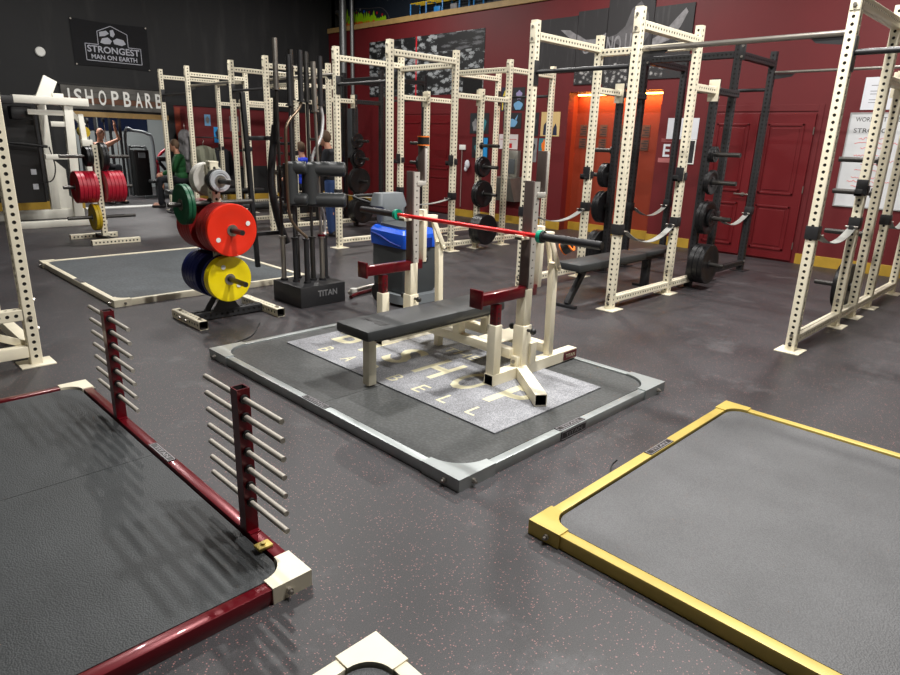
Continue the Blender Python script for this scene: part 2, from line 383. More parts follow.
PITCHH = 0.0508
_perf = {}
def perf_mesh(L, wd=0.075, r=0.0122, m_=None, start=0.0254, key='', sides=(1, 1, 1, 1), dark=None):
    """square tube of length L along +Z, centred on the axis, real round holes every 50.8 mm on each side"""
    k_ = (round(L, 3), wd, r, m_.name, sides)
    if k_ in _perf: return _perf[k_]
    mb = MB(); h = wd / 2; ch = 0.005; f = h - ch; n = max(1, int((L - 0.01) // PITCHH)); z0 = (L - n * PITCHH) / 2
    for sd in range(4):
        a = sd * PI / 2; R_ = Matrix.Rotation(a, 3, 'Z')
        def P(x, z, dep=0): return R_ @ Vector((x, -h + dep, z))
        # chamfer corner strip
        mb.add([R_ @ Vector((f, -h, 0)), R_ @ Vector((h, -f, 0)), R_ @ Vector((h, -f, L)), R_ @ Vector((f, -h, L))], [(0, 1, 2, 3)])
        if not sides[sd]:
            mb.add([P(-f, 0), P(f, 0), P(f, L), P(-f, L)], [(0, 1, 2, 3)]); continue
        mb.add([P(-f, 0), P(f, 0), P(f, z0), P(-f, z0)], [(0, 1, 2, 3)])
        mb.add([P(-f, L - z0), P(f, L - z0), P(f, L), P(-f, L)], [(0, 1, 2, 3)])
        for i in range(n):
            zc = z0 + (i + 0.5) * PITCHH; q = PITCHH / 2
            outer = [(f, 0), (f, q), (0, q), (-f, q), (-f, 0), (-f, -q), (0, -q), (f, -q)]
            ang0 = [0, PI / 4, PI / 2, 3 * PI / 4, PI, 5 * PI / 4, 3 * PI / 2, 7 * PI / 4]
            vs = [P(x, zc + z) for x, z in outer]
            vs += [P(r * math.cos(2 * PI * j / 16), zc + r * math.sin(2 * PI * j / 16)) for j in range(16)]
            vs += [P(r * math.cos(2 * PI * j / 16), zc + r * math.sin(2 * PI * j / 16), 0.004) for j in range(16)]
            fs = []
            for j in range(8):
                fs.append((j, (j + 1) % 8, 8 + (2 * j + 2) % 16, 8 + 2 * j + 1, 8 + 2 * j))
            for j in range(16): fs.append((8 + j, 8 + (j + 1) % 16, 24 + (j + 1) % 16, 24 + j))
            mb.add(vs, fs)
    g = h - 0.0085; nv = len(mb.v); nf = len(mb.f)  # added dark core behind the holes, coloured as the shade inside the tube
    mb.add([(-g, -g, 0.002), (g, -g, 0.002), (g, g, 0.002), (-g, g, 0.002), (-g, -g, L - 0.002), (g, -g, L - 0.002), (g, g, L - 0.002), (-g, g, L - 0.002)], [(0, 1, 5, 4), (1, 2, 6, 5), (2, 3, 7, 6), (3, 0, 4, 7)], 1)
    me = bpy.data.meshes.new('perforated_tube'); me.from_pydata(mb.v, [], mb.f); me.materials.append(m_); me.materials.append(TUBEIN)
    for p_, i in zip(me.polygons, mb.mi): p_.material_index = i
    _perf[k_] = me; return me
def perf(name, p0, p1, parent, m_, wd=0.075, r=0.0122, sides=(1, 1, 1, 1)):
    """perforated tube object between two points"""
    p0, p1 = Vector(p0), Vector(p1); d = p1 - p0; L = d.length
    me = perf_mesh(L, wd, r, m_, sides=sides); o = bpy.data.objects.new(name, me); C.objects.link(o); d.normalize()
    if abs(d.z) > 0.9: M = Matrix.Identity(3)
    else:
        u = Vector((0, 0, 1)); rr = u.cross(d).normalized(); M = Matrix((rr, d.cross(rr), d)).transposed()
    Mw = M.to_4x4(); Mw.translation = p0
    o.parent = parent; o.matrix_basis = Matrix.Translation(-Vector(parent.location)) @ Mw
    return o
# ================================================================== SETTING
X, Y, Z = Vector((1, 0, 0)), Vector((0, 1, 0)), Vector((0, 0, 1))
struct('floor', MB().box((-3.6, -5, -0.1), (11.6, 20.2, 0)), FLOOR)
struct('ceiling', MB().box((-3.8, -5.2, 5.9), (11.8, 15, 6.05)), CEIL)
struct('wall_left', MB().box((-3.8, -5.2, 0), (-3.6, 14.9, 5.9)), BLACK_WALL)
struct('wall_near', MB().box((-3.8, -5.2, 0), (11.8, -5.0, 5.9)), BLACK_WALL)
wr = MB()
wr.box((10.2, -5, 0), (10.36, 5.45, 4.02)); wr.box((10.2, 7.27, 0), (10.36, 14.9, 4.02)); wr.box((10.2, 5.45, 2.46), (10.36, 7.27, 4.02))
struct('wall_right', wr, RED_WALL)
al = MB()
al.box((10.5, 5.35, 0), (10.62, 7.37, 2.7)); al.box((10.36, 5.30, 0), (10.62, 5.45, 2.7)); al.box((10.36, 7.27, 0), (10.62, 7.42, 2.7)); al.box((10.36, 5.35, 2.6), (10.62, 7.37, 2.72))
struct('wall_alcove', al, ORANGE_WALL)
struct('wall_upper_right', MB().box((10.62, -5, 4.0), (10.8, 14.9, 5.9)), NAVY_WALL)
struct('trim_1', MB().box((10.16, -5, 4.02), (10.66, 14.7, 4.13), bev=0.006), WOODT)
wf = MB()
wf.box((-3.8, 14.7, 0), (4.15, 14.9, 5.9)); wf.box((4.15, 14.7, 1.90), (5.98, 14.9, 5.9)); wf.box((5.98, 14.7, 0), (6.14, 14.9, 5.9))
wf.box((6.14, 14.7, 2.12), (10.4, 14.9, 5.9)); wf.box((6.14, 14.7, 0), (10.4, 14.9, 0.84))
wf.box((10.3, 14.7, 4.0), (10.8, 14.9, 5.9))
struct('wall_far', wf, BLACK_WALL)
struct('wall_far_red_panel', MB().box((6.14, 14.72, 0.84), (10.2, 14.88, 2.12)), RED_WALL)
bb = MB()
for a, b in ((-5, 3.05), (4.68, 5.45), (7.27, 10.08), (12.02, 14.7)): bb.box((10.18, a, 0), (10.2, b, 0.15), bev=0.003)
struct('baseboard_right', bb, YEL)
bb = MB(); bb.box((-3.6, 14.68, 0.02), (4.15, 14.7, 0.19)); bb.box((6.14, 14.68, 0.02), (10.2, 14.7, 0.19)); struct('baseboard_far', bb, YEL)
bb = MB(); bb.box((10.48, 5.45, 0), (10.5, 7.27, 0.15)); struct('baseboard_alcove', bb, YEL)
# warm strip light under the alcove lintel
o = MB().box((10.42, 5.5, 2.41), (10.46, 7.24, 2.44), bev=0.004).build('strip_light', EMIO); tag(o, 'glowing warm strip light along the top of the alcove in the red wall', 'light')
l = bpy.data.lights.new('strip_lamp', 'AREA'); l.shape = 'RECTANGLE'; l.size = 0.06; l.size_y = 1.7; l.energy = 26; l.color = (1.0, 0.50, 0.12)
lo = bpy.data.objects.new('strip_lamp', l); lo.location = (10.395, 6.36, 2.42); lo.rotation_euler = (0, math.radians(-22), 0); C.objects.link(lo); lo.parent = o; 
# next room through the opening
ar = MB(); ar.box((1.8, 19.9, 0), (9.0, 20.1, 3.2)); ar.box((1.6, 14.9, 0), (1.8, 20.1, 3.2)); ar.box((9.0, 14.9, 0), (9.2, 20.1, 3.2))
struct('wall_next_room', ar, GREY_WALL)
struct('ceiling_next_room', MB().box((1.6, 14.9, 3.0), (9.2, 20.1, 3.1)), GREY_WALL)
o = MB().box((6.2, 19.86, 1.55), (7.5, 19.9, 2.35)).box((5.0, 19.86, 1.55), (6.1, 19.9, 2.35)).build('window_1', mat('dark_window_glass', (24, 34, 56), 0.15)); o['kind'] = 'structure'
for (x, y, e) in ((4.6, 16.6, 90), (6.6, 17.6, 90)):
    l = bpy.data.lights.new('next_room_lamp', 'AREA'); l.shape = 'RECTANGLE'; l.size = 1.2; l.size_y = 0.3; l.energy = e; l.color = (1, 0.98, 0.95)
    lo = bpy.data.objects.new('next_room_lamp', l); lo.location = (x, y, 2.96); C.objects.link(lo)
struct('trim_2', MB().box((4.1, 14.66, 1.80), (6.0, 14.72, 1.90), bev=0.004), WOODT)
struct('trim_3', MB().box((4.15, 14.6, 0.0), (6.0, 14.9, 0.015)), WHITE)
# door pair in the right wall
def door(n, v0, v1, hside):
    U_ = 10.2
    mb = MB(); mb.box((U_ - 0.035, v0 + 0.006, 0.03), (U_ - 0.002, v1 - 0.006, 2.08), bev=0.003)
    d = mb.build('door_%d' % n, RED_DOOR, None, False); d['kind'] = 'structure'
    wv = v1 - v0
    for z0, z1 in ((0.16, 0.80), (0.96, 1.94)):
        p = MB(); a, b = v0 + 0.13, v1 - 0.13; x = U_ - 0.036
        for (q0, q1, r0, r1) in ((a, b, z0, z0 + 0.03), (a, b, z1 - 0.03, z1), (a, a + 0.03, z0, z1), (b - 0.03, b, z0, z1)):
            p.box((x - 0.012, q0, r0), (x + 0.004, q1, r1), bev=0.004)
        p.box((x - 0.006, a + 0.06, z0 + 0.06), (x + 0.004, b - 0.06, z1 - 0.06), bev=0.003)
        p.build('door_panel', RED_DOOR, d, False)
    if hside:
        h = MB(); vh = v0 + 0.07 if hside < 0 else v1 - 0.07
        h.cyl((U_ - 0.06, vh, 0.93), (U_ - 0.03, vh, 0.93), 0.026); h.cyl((U_ - 0.085, vh, 0.93), (U_ - 0.03, vh, 0.93), 0.009)
        h.bar((U_ - 0.08, vh - 0.01, 0.93), (U_ - 0.08, vh + 0.12, 0.93), 0.014, 0.02)
        h.build('door_handle', STEEL, d)
    hg = MB(); ve = v1 - 0.004 if hside < 0 else v0 + 0.004
    for z in (0.25, 1.05, 1.85): hg.cyl((U_ - 0.042, ve, z - 0.05), (U_ - 0.042, ve, z + 0.05), 0.008, 10)
    hg.build('door_hinge', STEEL, d)
door(1, 3.86, 4.60, -1); door(2, 3.10, 3.85, 1); door(3, 11.06, 11.95, -1); door(4, 10.15, 11.05, 1)
fr = MB()
for v in (3.03, 4.61): fr.box((10.188, v, 0), (10.2, v + 0.07, 2.20), bev=0.003)
fr.box((10.188, 3.10, 2.11), (10.2, 4.61, 2.20), bev=0.003); struct('trim_4', fr, RED_WALL)
fr = MB()
for v in (10.07, 11.96): fr.box((10.188, v, 0), (10.2, v + 0.07, 2.20), bev=0.003)
fr.box((10.188, 10.14, 2.11), (10.2, 11.96, 2.20), bev=0.003); struct('trim_5', fr, RED_WALL)

# ------------------------------------------------------------------ ceiling lamps
def lamp(x, y, z, w_):
    t = thing('ceiling_lamp', 'white ceiling lamp hanging above ' + w_, 'lamp', (x, y, z), 'ceiling lamps over the gym floor')
    MB().box((x - 0.11, y - 0.22, z), (x + 0.11, y + 0.22, z + 0.06), bev=0.005).build('housing', WHITE, t)
    MB().box((x - 0.09, y - 0.2, z - 0.012), (x + 0.09, y + 0.2, z)).build('diffuser', EMIW, t)
    c_ = MB()
    for s in (-0.15, 0.15): c_.cyl((x, y + s, z + 0.06), (x, y + s, 5.9), 0.004, 6)
    c_.build('cable', STEEL, t)
for (x, y, z, e), w_ in zip(LIGHTS, ('the red platform', 'the bench press and gold platform', 'the cream-framed platform', 'the rack by the whiteboard', 'the alcove side of the racks', 'the crimson plate tree', 'the far corner racks', 'the left edge rack', 'the right wall behind the camera')): lamp(x, y, z, w_)

# ================================================================== PLATFORMS
def platform(name, label, u0, u1, v0, v1, fm, cm, mm, seam=None, matlabel=None, h=0.06, wbar=0.05, W=0.15, corners=True, plates=()):
    t = thing(name, label, 'lifting platform', ((u0 + u1) / 2, (v0 + v1) / 2, 0))
    q = W - 0.02
    for (a, b) in (((u0 + wbar / 2, v0 + q), (u0 + wbar / 2, v1 - q)), ((u1 - wbar / 2, v0 + q), (u1 - wbar / 2, v1 - q)),
                   ((u0 + q, v0 + wbar / 2), (u1 - q, v0 + wbar / 2)), ((u0 + q, v1 - wbar / 2), (u1 - q, v1 - wbar / 2))):
        MB().bar((a[0], a[1], h / 2), (b[0], b[1], h / 2), wbar, h, bev=0.0025).build('frame_rail', fm, t)
    for (cx, cy, sx, sy) in ((u0, v0, 1, 1), (u1, v0, -1, 1), (u0, v1, 1, -1), (u1, v1, -1, -1)):
        e = 0.006; R_ = W - wbar
        poly = [(-e, -e), (W, -e), (W, wbar + e)]
        for k in range(9):
            a = PI / 2 * k / 8
            poly.append((W - (R_ - e) * math.sin(a), W - (R_ - e) * math.cos(a)))
        poly += [(-e, W)]
        if sx * sy < 0: poly = poly[::-1]
        mb = MB().prism([(x * sx, y * sy) for x, y in poly], (cx, cy, -0.0), X, Y, Z, h + e)
        c_ = mb.build('corner_bracket', cm, t)
        if cm is not fm: c_['label'] = 'cream corner bracket'
        bo = MB()
        for (bx, by, dx, dy) in ((0.09, 0, 0, -1), (0, 0.09, -1, 0)):
            p = Vector((cx + bx * sx, cy + by * sy, h * 0.5)); d = Vector((dx * sx, dy * sy, 0)); bo.cyl(p, p + d * 0.018, 0.013, 6); bo.cyl(p, p + d * 0.03, 0.007, 10)
        bo.build('bolt', STEEL, c_)
    g = wbar + 0.012
    ms = MB()
    sm = seam or []
    cuts = [v0 + g] + sm + [v1 - g]
    R_ = W - wbar - 0.004
    outl = lambda a, b, ra, rb: ([(u0 + g + (R_ if ra else 0), a), (u1 - g - (R_ if ra else 0), a)] + ([(u1 - g - R_ + R_ * math.sin(k * PI / 16), a + R_ - R_ * math.cos(k * PI / 16)) for k in range(1, 9)] if ra else []) +
        ([(u1 - g - R_ + R_ * math.cos(k * PI / 16), b - R_ + R_ * math.sin(k * PI / 16)) for k in range(0, 9)] if rb else [(u1 - g, b), (u0 + g, b)]) +
        ([(u0 + g + R_ - R_ * math.sin(k * PI / 16), b - R_ + R_ * math.cos(k * PI / 16)) for k in range(0, 9)] if rb else []) +
        ([(u0 + g + R_ - R_ * math.cos(k * PI / 16), a + R_ - R_ * math.sin(k * PI / 16)) for k in range(0, 8)] if ra else []))
    for i in range(len(cuts) - 1):
        a, b = cuts[i] + (0.0015 if i else 0), cuts[i + 1] - (0.0015 if i < len(cuts) - 2 else 0)
        ms.prism(outl(a, b, i == 0, i == len(cuts) - 2), (0, 0, 0.0), X, Y, Z, h - 0.008)
    mo = ms.build('rubber_mat', mm, t)
    return t
def name_plate(parent, p, ex, ey, w_=0.23, h_=0.042):
    w_ = 0.24
    p = Vector(p); ex = Vector(ex); ey = Vector(ey); en = ex.cross(ey)
    mb = MB(); a = p - ex * w_ / 2 - ey * h_ / 2
    mb.prism([(0, 0), (w_, 0), (w_, h_), (0, h_)], a, ex, ey, en, 0.003, 0)
    q = p + en * 0.003
    for (c0, c1, d0, d1) in ((0.004, w_ - 0.004, 0.003, 0.006), (0.004, w_ - 0.004, h_ - 0.006, h_ - 0.003), (0.004, 0.007, 0.003, h_ - 0.003), (w_ - 0.007, w_ - 0.004, 0.003, h_ - 0.003)):
        mb.prism([(c0, d0), (c1, d0), (c1, d1), (c0, d1)], a + en * 0.003, ex, ey, en, 0.0006, 1)
    text_mb(mb, 'TITAN', q, ex, ey, h_ * 0.42, 0.0008, 1, width=w_ * 0.66, bold=False)
    o = mb.build('name_plate', [BLACKP, mat('label_grey_print', (150, 146, 150), 0.6)], parent, False); o['label'] = 'black name plate with white lettering'; return o
gp = platform('lifting_platform', 'gold-framed platform with plain grey rubber mat, lower right', 1.93, 3.89, -1.12, 1.40, GOLD, GOLD, MATGOLD)
name_plate(gp, (2.98, 1.374, 0.0605), X, Y, 0.30)
sp = platform('lifting_platform', 'zinc-framed platform with charcoal mats carrying the carpet and the bench press', 1.94, 3.905, 1.83, 4.38, ZINC, ZINC, MATSMOOTH, seam=[3.03], W=0.25)
name_plate(sp, (2.86, 1.856, 0.0605), X, Y, 0.30); name_plate(sp, (1.966, 3.05, 0.0605), -Y, X, 0.34)
name_plate(sp, (2.86, 1.829, 0.03), X, Z, 0.30, 0.05)
rp = platform('lifting_platform', 'dark red framed platform with cream corner brackets, lower left', -0.93, 1.07, 1.74, 4.27, CRIM, CREAM, MATG, seam=[3.02])
name_plate(rp, (1.044, 3.0, 0.0605), -Y, X, 0.26)
grp = platform('lifting_platform', 'cream-framed platform with bare blue-grey mat behind the near plate tree', 1.90, 3.95, 6.24, 8.74, CREAM, CREAM, MATGREY)
name_plate(grp, (1.926, 7.35, 0.0605), -Y, X, 0.26)
tp = platform('lifting_platform', 'corner of a cream-framed platform at the bottom edge', -0.95, 1.05, -1.2, 1.33, CREAM, CREAM, MATG)

# carpet inlay with letters
c_ = MB()
c_.box((2.45, 2.06, 0.052), (3.5, 4.18, 0.0615), bev=0.002, mi=0)
for ch_, v in zip('BISHOP', (3.93, 3.66, 3.35, 2.99, 2.68, 2.33)):
    text_mb(c_, ch_, (2.93, v, 0.0615), -Y, X, 0.36, 0.0008, 1, width=(0.20 if ch_ != 'I' else 0.05), bold=True)
for ch_, v in zip('BARBELL', (3.84, 3.56, 3.30, 3.05, 2.80, 2.57, 2.33)):
    text_mb(c_, ch_, (2.585, v, 0.0615), -Y, X, 0.12, 0.0008, 1, width=0.075)
text_mb(c_, 'THE', (3.28, 3.12, 0.0615), -Y, X, 0.10, 0.0008, 1, width=0.34)
tag(c_.build('carpet_mat', [CARPET, WORN], None, False), 'grey carpet mat with cream lettering under the bench press', 'mat')

# peg stands on the red platform
def peg_stand(v, label):
    t = thing('band_peg_post', label, 'peg post', (1.044, v, 0.0615), 'band peg posts on the red platform edge')
    MB().bar((1.044, v, 0.0605), (1.044, v, 0.665), 0.052, 0.052, up=(0, 1, 0), hollow=0.004).build('post', [CRIM, TUBEIN], t, False)
    for i in range(7):
        z = 0.625 - i * 0.0725
        for s in (-1, 1):
            p = MB().cyl((1.044, v + s * 0.026, z), (1.044, v + s * 0.295, z), 0.0108, 14); p.build('peg', mat('pale_galvanised_rod', (176, 170, 160), 0.45, 0.35), t)
        MB().cyl((1.044, v - 0.036, z), (1.044, v + 0.036, z), 0.018, 14).build('rubber_grommet', BLACKR, t)
    MB().box((1.022, v - 0.05, 0.0605), (1.068, v + 0.05, 0.064)).build('foot_plate', CRIM, t)
peg_stand(2.13, 'dark red peg post with steel pegs nearer to the camera'); peg_stand(3.57, 'dark red peg post with steel pegs farther from the camera')
h = MB(); h.box((0.99, 1.955, 0.0605), (1.05, 2.0, 0.074), bev=0.003); h.cyl((1.02, 1.978, 0.074), (1.02, 1.978, 0.082), 0.010, 6)
tag(h.build('latch_block', GOLD), 'small brass-coloured latch block beside the near cream corner of the red platform', 'latch')
cb = MB().path([(2.08, 4.42, 0.006), (2.2, 4.55, 0.006), (2.42, 4.66, 0.006), (2.65, 4.95, 0.006)], 0.005, 8)
tag(cb.build('cord', BLACKR), 'thin black cord lying on the floor between plate tree and zinc platform', 'cord')
cb = MB().path([(2.62, 1.44, 0.006), (2.68, 1.47, 0.02), (2.71, 1.46, 0.045)], 0.004, 8)
tag(cb.build('zip_tie', BLACKR), 'short black zip tie sticking up beside the gold platform', 'tie')

# ================================================================== RACK STATIONS
UF, UR, US, UK, UB = 5.57, 6.74, 7.28, 7.88, 8.94
HR = 2.743
def foot(t, u, v, m_, dv=0.0):
    MB().box((u - 0.105, v - 0.095 + dv, 0), (u + 0.105, v + 0.095 + dv, 0.009), bev=0.002).build('foot_plate', m_, t)
_bolt = []
def bolts(t, pts, m_=STEEL):
    if not _bolt:
        mb = MB(); mb.cyl((0, 0, 0), (0, 0, 0.014), 0.014, 6); _bolt.append(mb.mesh('bolt', m_))
    for p, d in pts:
        o = bpy.data.objects.new('bolt', _bolt[0]); C.objects.link(o); o.parent = t
        M_ = Z.rotation_difference(Vector(d)).to_matrix().to_4x4(); M_.translation = Vector(p) - Vector(t.location); o.matrix_basis = M_
def station(label, v0, v1, rear=CREAM, store=CREAM, group='double power racks along the red wall', uf=UF):
    dv = 0.06 if (rear is not CREAM and v0 < 4) else 0.0; UB = 8.94 + dv * 0.0
    t = thing('power_rack', label, 'power rack', (UR, (v0 + v1) / 2, 0), group)
    hw = 0.0375
    for v in (v0, v1):
        perf('upright', (uf, v, 0.009), (uf, v, HR), t, CREAM); perf('upright', (UR, v, 0.009), (UR, v, HR), t, CREAM)
        perf('storage_upright', (US, v, 0.009), (US, v, 2.29), t, store)
        perf('upright', (UK, v + dv, 0.009), (UK, v + dv, HR), t, rear); perf('upright', (UB, v + dv, 0.009), (UB, v + dv, HR), t, rear)
        for u in (uf, UR): foot(t, u, v, CREAM)
        foot(t, US, v, store)
        for u in (UK, UB): foot(t, u, v + dv, rear)
        perf('base_beam', (uf + hw, v, 0.105), (UR - hw, v, 0.105), t, CREAM, 0.07)
        perf('base_beam', (UR + hw, v, 0.105), (US - hw, v, 0.105), t, CREAM, 0.07)
        perf('base_beam', (US + hw, v, 0.105), (UK - hw, v, 0.105), t, rear, 0.07)
        perf('base_beam', (UK + hw, v + dv, 0.105), (UB - hw, v + dv, 0.105), t, rear, 0.07)
        perf('top_beam', (uf + hw, v, 2.60), (UR - hw, v, 2.60), t, CREAM); perf('top_beam', (UK + hw, v + dv, 2.60), (UB - hw, v + dv, 2.60), t, rear)
        perf('tie_beam', (UR + hw, v, 2.17), (US - hw, v, 2.17), t, CREAM, 0.07); perf('tie_beam', (US + hw, v, 2.17), (UK - hw, v, 2.17), t, rear, 0.07)
        s = -1 if v == v0 else 1
        MB().box((US - 0.042, v - 0.06, 2.06), (US - 0.037, v + 0.06, 2.28), bev=0.001).build('bracket_plate', CREAM, t)
        for u, m_ in ((uf, CREAM), (UK, rear)):
            MB().box((u - 0.044, v - 0.034, 2.535), (u - 0.038, v + 0.034, 2.715), bev=0.001).build('top_plate', m_, t)
            bolts(t, [((u - 0.044, v, 2.57), -X), ((u - 0.044, v, 2.68), -X)])
        bolts(t, [((uf - 0.038, v, 0.14), -X), ((uf - 0.038, v, 0.07), -X), ((UR - 0.038, v, 0.25), -X), ((UB - 0.038, v, 0.14), -X), ((US, v - 0.0385, 2.2), -Y), ((US, v - 0.0385, 2.1), -Y)])
    perf('rear_beam', (UR, v0 + hw, 2.56), (UR, v1 - hw, 2.56), t, CREAM); perf('rear_beam', (UK, v0 + dv + hw, 2.60), (UK, v1 + dv - hw, 2.60), t, rear)
    for u, z in ((uf, 2.26), (UB, 2.30)):
        p = MB().cyl((u, v0 + 0.045, z), (u, v1 - 0.045, z), 0.021, 18)
        for v, s in ((v0, 1), (v1, -1)): p.box((u - 0.036, v + s * 0.0385, z - 0.13), (u + 0.036, v + s * 0.048, z + 0.11), bev=0.002)
        p.build('pull_up_bar', BLACKM, t)
    for z in (1.51, 1.21, 0.84, 0.30):
        pass
    return t
st = [station('cream double power rack cut by the right edge, beside the whiteboard', 0.42, 1.57),
      station('power rack with cream front uprights and black rear half, holding the flat bench', 3.28, 4.44, BLACKM, BLACKM),
      station('cream double power rack standing behind the blue floor scrubber', 6.72, 7.87),
      station('power rack with black rear half, half hidden behind the upright specialty bars', 9.75, 10.88, BLACKM, BLACKM),
      station('farthest cream double power rack, near the black far wall', 12.60, 13.82)]
ST = [(0.42, 1.57), (3.28, 4.44), (6.72, 7.87), (9.75, 10.88), (12.60, 13.82)]
# connecting tubes between stations
def link_bar(label, u, z, va, vb, r, m_=STEEL):
    t = thing('connecting_tube', label, 'connecting tube', (u, (va + vb) / 2, z))
    MB().cyl((u, va, z), (u, vb, z), r, 18).build('tube', m_, t)
    for v, s in ((va, 1), (vb, -1)):
        MB().prism([(0, -0.02), (0.24, -0.02), (0.20, -0.055), (0.04, -0.075), (0, -0.075)], (u - 0.003, v, z), Y * s, Z, X, 0.006).build('gusset', BLACKM, t, False)
link_bar('thick grey tube joining the right two power racks at the top front', UF + 0.04, 2.40, 1.612, 3.238, 0.022)
link_bar('thin pale tube joining the right two power racks at the top rear', UB, 2.50, 1.612, 3.298, 0.017)
link_bar('grey tube linking the scrubber-side rack to the rack on its left', UF + 0.04, 2.40, 7.912, 9.706, 0.020)
link_bar('grey tube joining the two farthest power racks', UF + 0.04, 2.40, 10.924, 12.556, 0.020)

# plate pegs and plates on the storage uprights
def plate_prof(R, T, steel=False):
    a = 0.026
    if steel: return [(a, 0), (R, 0), (R, T), (R - 0.012, T), (R - 0.016, T * 0.7), (0.06, T * 0.7), (0.055, T), (a, T)]
    return [(a, 0), (0.05, 0), (0.055, 0.004), (R * 0.62, 0.004), (R * 0.68, 0), (R - 0.004, 0), (R, 0.004), (R, T - 0.004), (R - 0.004, T), (R * 0.68, T), (R * 0.62, T - 0.004), (0.055, T - 0.004), (0.05, T), (a, T)]
def ring_plate(R, T, m_, hub=None):
    me = MB().lathe(plate_prof(R, T), (0, 0, 0), (0, 0, 1), 44).mesh('weight_plate', m_)
    return me
_pm = {}
def put_plate(c_, ax, R, T, m_, label, group, name='weight_plate', deep=True):
    """c_ = centre of the inner face, ax = outward axis"""
    key = (round(R, 3), round(T, 3), m_.name)
    if key not in _pm:
        b1 = MB().lathe([(0.048, 0), (0.052, 0.003), (R * 0.66, 0.003), (R * 0.72, 0), (R - 0.004, 0), (R, 0.004), (R, T - 0.004), (R - 0.004, T), (R * 0.72, T), (R * 0.66, T - 0.005), (0.052, T - 0.005), (0.048, T)], (0, 0, 0), (0, 0, 1), 44).mesh('weight_plate', m_)
        b2 = MB().lathe([(0.0262, 0), (0.048, 0), (0.048, T + 0.001), (0.0262, T + 0.001)], (0, 0, 0), (0, 0, 1), 28).mesh('weight_plate_hub', STEEL if m_ is not IRON else IRON)
        _pm[key] = (b1, b2)
    b1, b2 = _pm[key]
    t = bpy.data.objects.new(name, b1); C.objects.link(t); tag(t, label, 'weight plate', group)
    d = Vector(ax).normalized(); q = Z.rotation_difference(d) if d.z > -0.99 else None
    t.location = c_; t.rotation_mode = 'QUATERNION'; t.rotation_quaternion = q; t.rotation_mode = 'XYZ'
    if deep:
        h_ = bpy.data.objects.new('hub', b2); C.objects.link(h_); h_.parent = t
    return t
def peg(t, p, d, L=0.34, r=0.0245, m_=DSTEEL):
    p = Vector(p); d = Vector(d)
    mb = MB().cyl(p, p + d * L, r, 20).cyl(p, p + d * 0.012, r + 0.022, 20); mb.build('storage_peg', m_, t)
    MB().cyl(p + d * L, p + d * (L + 0.001), r * 0.72, 16).build('peg_end_cap', BLACKR, t)
PZ = (1.51, 1.21, 0.82, 0.30)
for i, (t, (v0, v1)) in enumerate(zip(st, ST)):
    for z in PZ:
        if i != 0: peg(t, (US, v0 - 0.038, z), -Y)
        peg(t, (US, v1 + 0.038, z), Y)
def stack(i, side, z, sizes, where, m_=IRON):
    v0, v1 = ST[i]; v = (v0 - 0.052 if side < 0 else v1 + 0.052); k = 0
    for n, (R, T) in enumerate(sizes):
        nth = 'innermost' if n == 0 else ('outermost' if n == len(sizes) - 1 else 'middle')
        lab = ('%s black plate on %s' % (nth, where)) if len(sizes) > 1 else 'single black plate on %s' % where
        put_plate((US, v, z), Y * side, R, T, m_, lab, 'black plates on %s' % where); v += side * (T + 0.002)
W1 = 'the door-side storage peg of the bench rack'
stack(1, -1, 1.51, [(0.085, 0.03), (0.085, 0.03)], 'the top door-side peg of the bench rack')
stack(1, -1, 1.21, [(0.11, 0.03), (0.135, 0.04)], 'the second door-side peg of the bench rack')
stack(1, -1, 0.82, [(0.185, 0.045), (0.185, 0.045), (0.10, 0.03)], 'the third door-side peg of the bench rack')
stack(1, -1, 0.30, [(0.225, 0.06), (0.225, 0.06), (0.225, 0.05)], 'the lowest door-side peg of the bench rack')
stack(1, 1, 1.21, [(0.15, 0.04), (0.15, 0.04)], 'the upper alcove-side peg of the bench rack')
stack(1, 1, 0.82, [(0.2, 0.045), (0.2, 0.045)], 'the middle alcove-side peg of the bench rack')
stack(1, 1, 0.30, [(0.225, 0.06), (0.225, 0.06)], 'the lowest alcove-side peg of the bench rack')
stack(0, 1, 0.30, [(0.225, 0.055), (0.225, 0.055)], 'the lowest peg of the rack cut by the right edge')
stack(2, -1, 1.21, [(0.15, 0.045), (0.135, 0.03)], 'the second right-hand peg of the rack behind the scrubber')
stack(2, -1, 0.82, [(0.20, 0.05), (0.19, 0.04)], 'the third right-hand peg of the rack behind the scrubber')
stack(2, -1, 0.30, [(0.225, 0.06), (0.225, 0.06), (0.225, 0.06)], 'the lowest right-hand peg of the rack behind the scrubber')
stack(2, 1, 1.21, [(0.14, 0.05)], 'the upper left-hand peg of the rack behind the scrubber')
stack(3, -1, 1.51, [(0.13, 0.04)], 'the top peg beside the person in black')
stack(3, -1, 1.21, [(0.16, 0.05), (0.13, 0.03)], 'the second peg beside the person in black')
stack(3, -1, 0.82, [(0.225, 0.05), (0.225, 0.05)], 'the third peg beside the person in black')
stack(3, -1, 0.30, [(0.225, 0.06), (0.225, 0.06), (0.225, 0.06)], 'the lowest peg beside the person in black')

